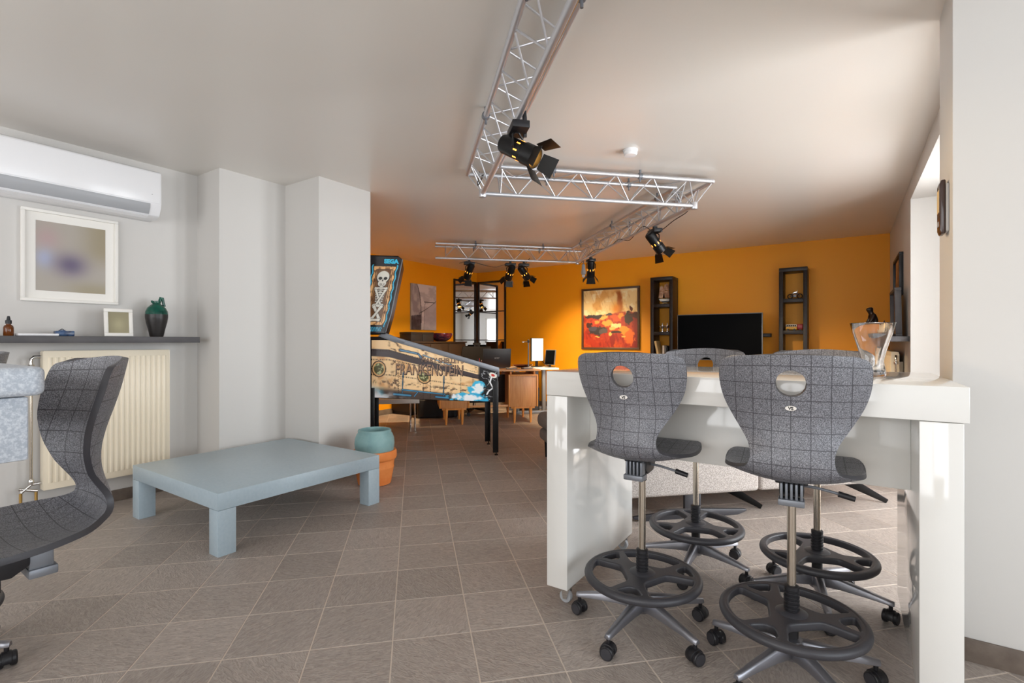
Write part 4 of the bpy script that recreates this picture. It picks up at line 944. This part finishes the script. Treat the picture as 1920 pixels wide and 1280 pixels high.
o = MB().lathe([(.001, 0), (.07, 0), (.15, .03), (.165, .045), (.155, .045), (.07, .012), (.001, .010)], 36, cap=False).build('fruit_dish', 'maroon', smooth=True, angle=50); o.location = D(1.68, 7.70, DZ); tag(o, 'dark shallow dish behind the lamp stand on the teak desk', 'dish')
for k, (a, b_, w_, h_, z_, mn, lb) in enumerate(((1.42, 7.28, .16, .11, .012, 'paper_dark', 'small dark tray of papers by the laptop on the teak desk'), (1.66, 7.30, .15, .09, .016, 'paper_grey', 'grey notebook at the right front of the teak desk'))):
    q = thing('desk_tray' if k == 0 else 'notebook', lb, 'tray' if k == 0 else 'notebook', D(a, b_, DZ), PI/4+.3*k)
    bx(-w_/2, w_/2, -h_/2, h_/2, 0, z_).build('cover', mn, q, bevel=.002); bx(-w_/2+.004, w_/2-.003, -h_/2+.004, h_/2-.004, z_, z_+.004).build('pages', 'paper_white', q)
q = thing('pen_pot', 'small pot of red and white pens left of the laptop', 'pen pot', D(.95, 7.3, DZ)); MB().lathe([(.035, 0), (.037, .08), (.033, .08), (.031, .006), (.001, .005)], 20, cap=False).build('pot', 'paper_red', q, smooth=True)
for k in range(5): MB().tube([(.008*math.cos(k), .008*math.sin(k), .01), (.03*math.cos(k*1.3), .03*math.sin(k*1.3), .125+.01*k)], .004, 6).build('pen', ('paper_red', 'paper_white', 'steel_grey', 'navy', 'red_toy')[k], q)
# office chair behind the desk
oc = thing('office_chair', 'black mesh office chair behind the teak desk', 'chair', D(.98, 8.25), PI/4+.1)
MB().prism([(-.24, .60), (.24, .60), (.255, 1.02), (.23, 1.12), (-.23, 1.12), (-.255, 1.02)], -.20, -.165, 'xz').build('backrest', 'black_cloth', oc, bevel=.012)
MB().prism(rrect(-.24, .24, -.2, .28, .08), .44, .51, 'xy').build('seat', 'black_cloth', oc, bevel=.02); MB().tube([(0, 0, .07), (0, 0, .44)], .025, 12).build('gas_lift', 'chrome', oc, smooth=True)
MB().tube([(0, -.05, .45), (0, -.2, .46), (0, -.21, .7)], .02, 8).build('back_support', 'black_metal', oc, smooth=True); MB().box(-.06, .06, -.2, -.17, 1.14, 1.18).tube([(0, -.185, 1.1), (0, -.185, 1.16)], .012, 8).build('headrest', 'black_cloth', oc, smooth=True)
for k in range(5):
    x, y = pol(.29, k*2*PI/5+.4); MB().tube([(0, 0, .10), (x, y, .065)], [.025, .014], 8).build('base_arm', 'black_metal', oc, smooth=True); MB().lathe([(.03, -.02), (.03, .02)], 16, T(x, y, .03) @ RZ(k) @ RX(PI/2)).build('caster', 'black_plastic', oc, smooth=True)
# steel-framed desk behind
sd = thing('steel_desk', 'pale-topped desk with a grey steel frame against the orange wall', 'desk', D(1.95, 8.35), PI/4)
bx(-.42, .42, -.35, .35, .73, .76).build('desk_top', 'white_matte', sd, bevel=.003)
for x in (-.30, .15):
    MB().box(x, x+.06, -.28, -.22, .05, .73).box(x, x+.06, .22, .28, .05, .73).build('frame_leg', 'steel_grey', sd, bevel=.004)
MB().box(-.36, .36, -.29, -.21, 0, .05).build('frame_foot', 'steel_grey', sd, bevel=.004); MB().box(-.36, .36, .21, .29, 0, .05).build('frame_foot', 'steel_grey', sd, bevel=.004)
mn = thing('monitor', 'monitor with a white screen reflection imitated by glow on the steel desk', 'monitor', D(2.09, 8.4, .7605), PI/4+.5)
bx(-.14, .14, -.012, .018, .10, .50).build('bezel', 'black_plastic', mn, bevel=.004); bx(-.132, .132, -.0145, -.0125, .108, .492).build('screen', 'screen_reflection', mn)
MB().box(-.025, .025, .0, .02, .0, .16).build('stand_neck', 'black_plastic', mn); MB().prism(rrect(-.09, .09, -.06, .08, .03), 0, .012, 'xy').build('stand_base', 'black_plastic', mn)
mn = thing('side_monitor', 'thin dark monitor turned edge-on at the end of the steel desk', 'monitor', D(2.27, 8.25, .7605), PI/4-1.15)
MB().box(-.13, .13, -.008, .012, .04, .30, RX(-.12)).build('bezel', 'steel_grey', mn, bevel=.004); MB().box(-.12, .12, -.010, -.0085, .05, .29, RX(-.12)).build('screen', 'black_gloss', mn); bx(-.06, .06, -.05, .08, 0, .01).build('stand_base', 'black_plastic', mn); MB().box(-.02, .02, .01, .02, .005, .12).build('stand_neck', 'black_plastic', mn)
cable('monitor_cable', [D(2.12, 8.48, .85), D(2.17, 8.5, .90), D(2.22, 8.48, .84), D(2.25, 8.42, .80), D(2.30, 8.4, .775), D(2.33, 8.45, .768)], 'black cables looping between the monitors on the steel desk', .006)
q = thing('computer_case', 'dark computer case with yellow cables under the steel desk', 'computer', D(1.95, 8.35), PI/4); bx(-.10, .12, -.2, .2, 0.02, .42).build('case_body', 'black_plastic', q, bevel=.004); bx(-.08, .1, -.204, -.2005, .05, .40).build('front_panel', 'paper_dark', q)
MB().tube([(.0, -.21, .40), (.02, -.24, .30), (-.04, -.24, .22), (.0, -.21, .15)], .006, 6).build('yellow_cable', 'yellow_toy', q, smooth=True)
for k in (-.08, .1): bx(k-.01, k+.01, -.19, .19, 0, .02).build('foot', 'black_plastic', q)
# ================================================================== BACK WALL
def red_art(u, v):
    n = fbm(u*4, v*4, 11); n2 = fbm(u*10, v*10, 17); n3 = fbm(u*26, v*26, 5); st_ = fbm(u*40+v*14, v*9-u*8, 23)
    wu = u+.10*(n-.5)+.05*(n2-.5); wv = v+.10*(fbm(u*4, v*4, 61)-.5)+.05*(fbm(u*10, v*10, 71)-.5)
    c = np.zeros(u.shape+(3,))+np.array((244, 214, 150.)); c = mixc(c, (222, 160, 80), sst(.48, .7, n)*.8); c = mixc(c, (253, 238, 194), sst(.5, .68, n2)*.9); c = mixc(c, (176, 112, 52), sst(.60, .72, st_)*.22)
    c = mixc(c, (160, 78, 24), np.exp(-((wu-.665)/.05)**4)*sst(.5, .6, v)*sst(1.0, .93, v)*.9)
    c = mixc(c, (232, 140, 34), np.exp(-(((wu-.60)/.10)**2+((wv-.66)/.10)**2)))
    hz = .57-.04*np.sin(u*6); lo = sst(hz+.02, hz-.02, wv)
    c = mixc(c, (176, 46, 16), lo); c = mixc(c, (206, 84, 22), lo*sst(.45, .7, n2)*.8); c = mixc(c, (128, 20, 12), lo*sst(.55, .7, st_)*.6); c = mixc(c, (120, 16, 14), lo*sst(.86, .96, u)*.9)
    def blob(x, y, rx, ry, col, k=1.0):
        nonlocal c; r = np.hypot((wu-x)/rx, (wv-y)/ry)+.9*(n3-.5); c = mixc(c, col, sst(1.1, .8, r)*k)
    dk = (44, 38, 46)
    blob(.37, .50, .09, .05, (244, 176, 84)); blob(.16, .42, .11, .04, (204, 58, 26)); blob(.24, .44, .04, .03, (244, 150, 60)); blob(.60, .50, .11, .06, (216, 80, 24)); blob(.68, .54, .06, .06, (240, 150, 44)); blob(.45, .40, .12, .04, (240, 160, 60)); blob(.60, .36, .10, .045, (252, 222, 146)); blob(.54, .31, .06, .03, (246, 190, 100)); blob(.76, .28, .10, .09, (240, 146, 38)); blob(.78, .30, .05, .05, (250, 176, 66)); blob(.86, .18, .09, .12, (222, 104, 26)); blob(.72, .49, .04, .05, (170, 30, 18)); blob(.54, .13, .045, .10, (140, 26, 14)); blob(.50, .22, .03, .04, (246, 190, 96)); blob(.23, .195, .05, .012, (250, 200, 100)); blob(.74, .17, .05, .012, (250, 180, 80)); blob(.77, .63, .02, .05, (250, 220, 150))
    blob(.20, .53, .17, .04, dk); blob(.10, .40, .07, .05, (60, 20, 20)); blob(.25, .29, .20, .07, dk); blob(.36, .27, .10, .05, (84, 78, 78), .9); blob(.15, .33, .08, .04, (66, 66, 82)); blob(.82, .50, .07, .13, (38, 18, 20)); blob(.92, .56, .09, .05, (70, 20, 18)); blob(.63, .25, .11, .025, (50, 28, 24)); blob(.46, .55, .06, .03, (54, 50, 62)); blob(.86, .66, .03, .05, (90, 40, 24))
    blob(.60, .36, .07, .03, (252, 222, 146)); blob(.76, .29, .08, .06, (240, 146, 38))
    return c
pa = frame('framed_painting', 'abstract red, orange and cream painting in a thin brown frame on the orange wall', 1.06, 1.065, .035, .04, 'frame_brown', T(-3.388, YB-.0005, 1.595), red_art, 200, 200, 'painting')
def tower(x0, x1, label, y0=7.77):
    t = thing('shelf_tower', label, 'shelf', ((x0+x1)/2, (y0+YB)/2, 0), 0, 'dark open shelf towers'); w = (x1-x0)/2; d = (YB-y0)/2-.001; zt_ = 2.21; s = .052
    bx(-w, -w+s, -d, d, 0, zt_-s).build('side_panel', 'dark_wood', t, bevel=.003); bx(w-s, w, -d, d, 0, zt_-s).build('side_panel', 'dark_wood', t, bevel=.003)
    bx(-w, w, -d, d, zt_-s, zt_).build('top_panel', 'dark_wood', t, bevel=.003)
    for z in (0.03, .44, .87, 1.30, 1.735): bx(-w+s, w-s, -d, d, z, z+.052).build('shelf_board', 'dark_wood', t, bevel=.002)
    return t
tower(-2.585, -2.235, 'dark wooden shelf tower beside the red painting, with the model ship'); tower(-.782, -.44, 'dark wooden shelf tower right of the television, with the toy bus')
zA, zB, zC = 1.788, 1.353, .923
# model ship
t = thing('model_ship', 'small wooden sailing ship model on the upper left shelf tower', 'ship model', (-2.39, 7.88, zA))
MB().prism([(-.09, .085), (.10, .085), (.075, .045), (-.06, .045)], -.03, .03, 'xz').build('hull', 'paper_white', t, bevel=.006); MB().prism([(-.055, .045), (.07, .045), (.05, .03), (-.035, .03)], -.012, .012, 'xz').build('keel', 'bronze_dark', t)
for s in (-1, 1): MB().tube([(-.05*s, 0, 0.004), (.05*s, 0, .045)], .006, 6).build('stand', 'paper_tan', t)
MB().box(-.06, .06, -.02, .02, 0, .006).build('stand_foot', 'bronze_dark', t)
for x, h in ((-.045, .30), (.03, .33)): MB().tube([(x, 0, .08), (x, 0, h)], .004, 6).build('mast', 'paper_tan', t)
for (x, z0, z1, w_) in ((-.045, .10, .20, .05), (-.045, .205, .28, .038), (.03, .10, .21, .055), (.03, .215, .31, .042)): MB().prism([(x-w_, z0), (x+w_, z0), (x+w_*.7, z1), (x-w_*.7, z1)], -.012, -.008, 'xz').build('sail', 'sail', t)
MB().prism([(-.10, .10), (-.05, .12), (-.06, .30)], -.003, .001, 'xz').build('jib_sail', 'sail', t)
# silver figurines
for x, lb in ((-2.42, 'small silver trophy cup on the left shelf tower, left of its pair'), (-2.345, 'small silver trophy cup on the left shelf tower, right of its pair')):
    q = thing('trophy_cup', lb, 'trophy', (x, 7.86, zB)); MB().lathe([(.022, 0), (.022, .012), (.006, .02), (.006, .05), (.02, .06), (.026, .085), (.026, .10), (.022, .1), (.001, .07)], 20, cap=False).build('cup', 'chrome', q, smooth=True)
    for s in (-1, 1): MB().tube([(.024*s, 0, .065), (.04*s, 0, .075), (.038*s, 0, .092), (.026*s, 0, .096)], .003, 6).build('handle', 'chrome', q, smooth=True)
    MB().lathe([(.004, .1), (.008, .12), (.001, .145)], 10).build('finial', 'chrome', q, smooth=True)
def book(x, y, z, w, d, h, mn, label, group, tilt=0):
    q = thing('book', label, 'book', (x, y, z), 0, group); q.rotation_euler = (0, tilt, 0)
    o_ = MB().box(-w/2, -w/2+.002, -d/2, d/2, 0, h).box(w/2-.002, w/2, -d/2, d/2, 0, h).box(-w/2, w/2, -d/2, -d/2+.003, 0, h).build('cover', mn, q); bx(-w/2+.002, w/2-.002, -d/2+.003, d/2-.004, .003, h-.004).build('pages', 'paper_white', q)
gb = 'books on the left shelf tower'
book(-2.452, 7.87, zC+.004, .034, .2, .285, 'paper_tan', 'tan book leaning left on the left shelf tower', gb, -.20)
book(-2.378, 7.87, zC, .034, .2, .215, 'paper_white', 'thick white book standing on the left shelf tower', gb); book(-2.342, 7.87, zC, .022, .2, .21, 'paper_grey', 'grey book beside the thick white one on the left shelf tower', gb); book(-2.316, 7.87, zC, .016, .2, .19, 'paper_dark', 'thin dark book at the right end on the left shelf tower', gb)
# right tower
t = thing('model_motorbike', 'small dark wire motorbike model on the top of the right shelf tower', 'motorbike model', (-.60, 7.90, zA))
for x in (-.055, .06): MB().tube([(x+.03*math.cos(a), 0, .0365+.03*math.sin(a)) for a in np.linspace(0, 2*PI, 20, endpoint=False)], .006, 6, closed=True).build('wheel', 'black_metal', t, smooth=True)
MB().tube([(-.055, 0, .033), (-.02, 0, .075), (.03, 0, .08), (.06, 0, .033)], .006, 6).tube([(-.055, 0, .033), (.0, 0, .03), (.03, 0, .08)], .006, 6).build('bike_frame', 'steel_grey', t, smooth=True); MB().prism([(-.03, .075), (.03, .085), (.035, .105), (-.01, .10)], -.012, .012, 'xz').build('tank', 'chrome', t, bevel=.004); MB().box(-.02, .02, -.015, .015, .025, .06).build('engine', 'steel_grey', t, bevel=.003); MB().tube([(.03, -.035, .115), (.035, 0, .105), (.03, .035, .115)], .004, 6).build('handlebar', 'chrome', t); MB().box(-.07, .075, -.02, .02, 0, .005).build('stand', 'black_plastic', t)
t = thing('toy_bus', 'small yellow, white and red toy tram on the right shelf tower', 'toy bus', (-.60, 7.87, zB))
bx(-.105, .03, -.03, .03, .012, .05).build('lower_body', 'yellow_toy', t, bevel=.004); bx(-.105, .03, -.03, .03, .05, .082).build('upper_body', 'paper_white', t, bevel=.006); bx(.032, .10, -.032, .032, .012, .085).build('red_car', 'red_toy', t, bevel=.006)
for k in range(5): bx(-.095+.024*k, -.078+.024*k, -.0315, -.0295, .054, .074).build('window', 'black_gloss', t)
for x in (-.08, .0, .07): MB().lathe([(.013, -.031), (.013, .031)], 14, T(x, 0, .013) @ RX(PI/2)).build('wheel', 'black_plastic', t, smooth=True)
gb = 'books on the right shelf tower'
for k, (x, w_, h_, mn, lb) in enumerate(((-.705, .012, .15, 'paper_dark', 'thin dark paperback at the left end of the right shelf tower'), (-.688, .018, .145, 'paper_grey', 'grey paperback on the right shelf tower'), (-.666, .022, .155, 'paper_pink', 'pink paperback on the right shelf tower'), (-.640, .02, .14, 'navy', 'navy paperback in the middle of the right shelf tower'), (-.615, .018, .148, 'paper_red', 'red paperback on the right shelf tower'), (-.575, .044, .14, 'paper_white', 'thick white box-like book on the right shelf tower'), (-.527, .044, .14, 'paper_pink', 'thick pale pink book at the right end of the right shelf tower'))): book(x, 7.86, zC, w_, .18, h_, mn, lb, gb)
# television on a low cabinet
tv = thing('television', 'large black flat television standing between the shelf towers', 'television', (-1.475, 7.30, .52))
bx(-.552, .552, -.02, .03, .42, 1.062).build('bezel', 'steel_grey', tv, bevel=.004); bx(-.543, .543, -.023, -.0205, .43, 1.053).build('screen', 'black_gloss', tv); MB().box(-.05, .05, 0, .03, .0, .5).build('stand_neck', 'black_plastic', tv); MB().prism(rrect(-.28, .28, -.12, .14, .05), 0, .015, 'xy').build('stand_base', 'black_plastic', tv, bevel=.003)
c = thing('media_cabinet', 'low dark cabinet under the television', 'cabinet', (-1.475, 7.4, 0)); bx(-.65, .65, -.22, .22, .06, .52-.001).build('cabinet_body', 'dark_cabinet', c, bevel=.003); bx(-.6, .6, -.18, .18, 0, .06).build('plinth', 'black_plastic', c)
for s in (-1, 1): d = bx(min(.005*s, .64*s), max(.005*s, .64*s), -.237, -.221, .075, .505).build('door', 'dark_cabinet', c, bevel=.002); MB().lathe([(.01, 0), (.012, .02)], 12, T(.06*s, -.237, .3) @ RX(PI/2)).build('knob', 'steel_grey', d, smooth=True)
o = bx(-1.6, -.903, 7.93, YB-.001, 1.265, 1.315).build('floating_shelf', 'black_plastic', bevel=.003); tag(o, 'short black floating shelf on the orange wall behind the television', 'shelf')
# ================================================================== RIGHT WALL
def dark_art(u, v): return mixc(np.zeros(u.shape+(3,))+np.array((196, 150, 92.)), (110, 70, 60), sst(.4, .6, fbm(u*5, v*5, 6)))
frame('hanging_frame', 'black-framed picture hanging on the right-hand wall above the leaning one', .78, .42, .03, .035, 'black_plastic', T(XR-.0005, 6.6, 1.875) @ RZ(-PI/2), dark_art, 20, 20)
o = bx(.20, XR-.001, 5.62, 8.0, 1.20, 1.247).build('wall_ledge', 'shelf_grey', bevel=.002); tag(o, 'grey ledge along the right-hand wall above the radiator', 'shelf')
frame('leaning_frame', 'grey-framed picture standing on the ledge by the window reveal', .62, .45, .025, .05, 'shelf_grey', T(XR-.045, 6.08, 1.247+.2255) @ RZ(-PI/2) @ RX(.02), dark_art, 20, 20)
# crouching figure: one continuous body grown from a skeleton
t = thing('figurine', 'dark bronze crouching figure on the right-hand ledge', 'figurine', (.26, 6.50, 1.2475), .2)
verts = [(0, .02, .06), (-.01, .0, .12), (-.025, 0, .18), (-.045, 0, .215), (-.055, 0, .245), (-.06, 0, .27), (-.03, .045, .195), (-.06, .05, .13), (-.10, .04, .09), (-.03, -.045, .195), (-.06, -.05, .13), (-.10, -.04, .09), (-.06, .045, .075), (-.055, .045, .012), (-.09, .045, .006), (-.06, -.045, .075), (-.055, -.045, .012), (-.09, -.045, .006)]
edges = [(0, 1), (1, 2), (2, 3), (3, 4), (4, 5), (2, 6), (6, 7), (7, 8), (2, 9), (9, 10), (10, 11), (0, 12), (12, 13), (13, 14), (0, 15), (15, 16), (16, 17)]
rad = [.04, .035, .04, .018, .034, .03, .018, .014, .012, .018, .014, .012, .024, .016, .012, .024, .016, .012]
me = bpy.data.meshes.new('figure_body'); me.from_pydata(verts, edges, []); o = bpy.data.objects.new('figure_body', me); COL.objects.link(o); o.parent = t
sk = o.modifiers.new('skin', 'SKIN'); me.skin_vertices if me.skin_vertices else None
if not me.skin_vertices: 
    bm = bmesh.new(); bm.from_mesh(me); lay = bm.verts.layers.skin.verify(); bm.to_mesh(me); bm.free()
for i, r_ in enumerate(rad): me.skin_vertices[0].data[i].radius = (r_, r_); me.skin_vertices[0].data[i].use_root = (i == 0)
o.modifiers.new('sub', 'SUBSURF').render_levels = 2; me.materials.append(M['bronze_dark']); sk.use_smooth_shade = True
dg = bpy.context.evaluated_depsgraph_get(); me2 = bpy.data.meshes.new_from_object(o.evaluated_get(dg)); o.modifiers.clear(); o.data = me2; me2.name = 'figure_body'
if not me2.materials: me2.materials.append(M['bronze_dark'])
zmin = min(v.co.z for v in me2.vertices); o.location = (0, 0, (-zmin)*1.12+.008); o.scale = (1.12, 1.12, 1.12); bx(-.12, .06, -.07, .07, 0, .012).build('plinth', 'bronze_dark', t, bevel=.002)
t = thing('carved_animal', 'small dark carved animal figure on the right-hand ledge beside the crouching figure', 'figurine', (.315, 6.02, 1.2475)); 
MB().lathe([(.02, .0), (.035, .02), (.04, .06), (.03, .09), (.02, .10)], 16).build('body', 'bronze_dark', t, smooth=True); MB().lathe([(.008, .085), (.024, .10), (.024, .125), (.006, .14)], 14, T(-.02, 0, 0)).build('head', 'bronze_dark', t, smooth=True)
for s in (-1, 1): MB().tube([(-.02, .012*s, .13), (-.015, .02*s, .155)], [.008, .003], 8).build('ear', 'bronze_dark', t, smooth=True)
# wall controller on the near jamb
t = thing('wall_controller', 'dark brown remote control in a holder on the narrow jamb', 'controller', (XN, 2.635, 1.737))
MB().box(-.010, -.0005, -.042, .042, -.10, .09).build('holder', 'grey_plastic', t, bevel=.003); b_ = MB().prism([(-.024, .107), (-.029, .09), (-.029, -.09), (-.024, -.107), (-.010, -.107), (-.010, .107)], -.036, .036, 'xz').build('handset', 'glass_brown', t, bevel=.004)
bx(-.0302, -.0288, -.024, .024, -.02, .07).build('display', 'paper_tan', b_); bx(-.0306, -.0288, -.014, .014, -.075, -.055).build('button', 'grey_plastic', b_)
# curtains in the patio window and a yellow shell chair behind the camera (both show in reflections)
def curtain(y0, y1, x, label):
    n = 60; pts = [(x+.035*math.sin(k*1.25), y0+(y1-y0)*k/n) for k in range(n+1)]; vs = [(p[0], p[1], z) for z in (.02, 2.40) for p in pts]
    o_ = MB().add(vs, [(k, k+1, k+n+2, k+n+1) for k in range(n)]).build('curtain', 'curtain', smooth=True); md = o_.modifiers.new('s', 'SOLIDIFY'); md.thickness = .003; tag(o_, label, 'curtain', 'white curtains of the patio window')
curtain(4.95, 5.50, 1.09, 'white gathered curtain by the window reveal'); curtain(3.6, 4.1, 1.09, 'white gathered curtain in the middle of the patio window')

yc = thing('shell_chair', 'yellow moulded shell chair seen only as a reflection in the white table panel', 'chair', (.42, -1.05, 0), .5)
def shell_half(name, prof, a0, a1, th):
    vs = []; fs = []; n = 28
    for r, z in prof:
        for k in range(n+1):
            a = a0+(a1-a0)*k/n; vs.append((r*math.cos(a), r*math.sin(a), z))
    for i in range(len(prof)-1):
        for k in range(n): fs.append((i*(n+1)+k, i*(n+1)+k+1, (i+1)*(n+1)+k+1, (i+1)*(n+1)+k))
    o_ = MB().add(vs, fs).build(name, 'yellow_plastic', yc, smooth=True); md = o_.modifiers.new('s', 'SOLIDIFY'); md.thickness = th; md.offset = 0; return o_
shell_half('back_shell', [(.26, .44), (.29, .56), (.31, .70), (.325, .82), (.33, .86)], PI*1.05, PI*1.95, .025)
shell_half('seat_shell', [(.001, .42), (.15, .42), (.24, .43), (.28, .46)], 0, 2*PI, .025)
for k in range(4):
    x, y = pol(.20, k*PI/2+.78); MB().tube([(x*.8, y*.8, .42), (x*1.3, y*1.3, 0)], [.014, .010], 10).build('leg', 'chrome', yc, smooth=True)
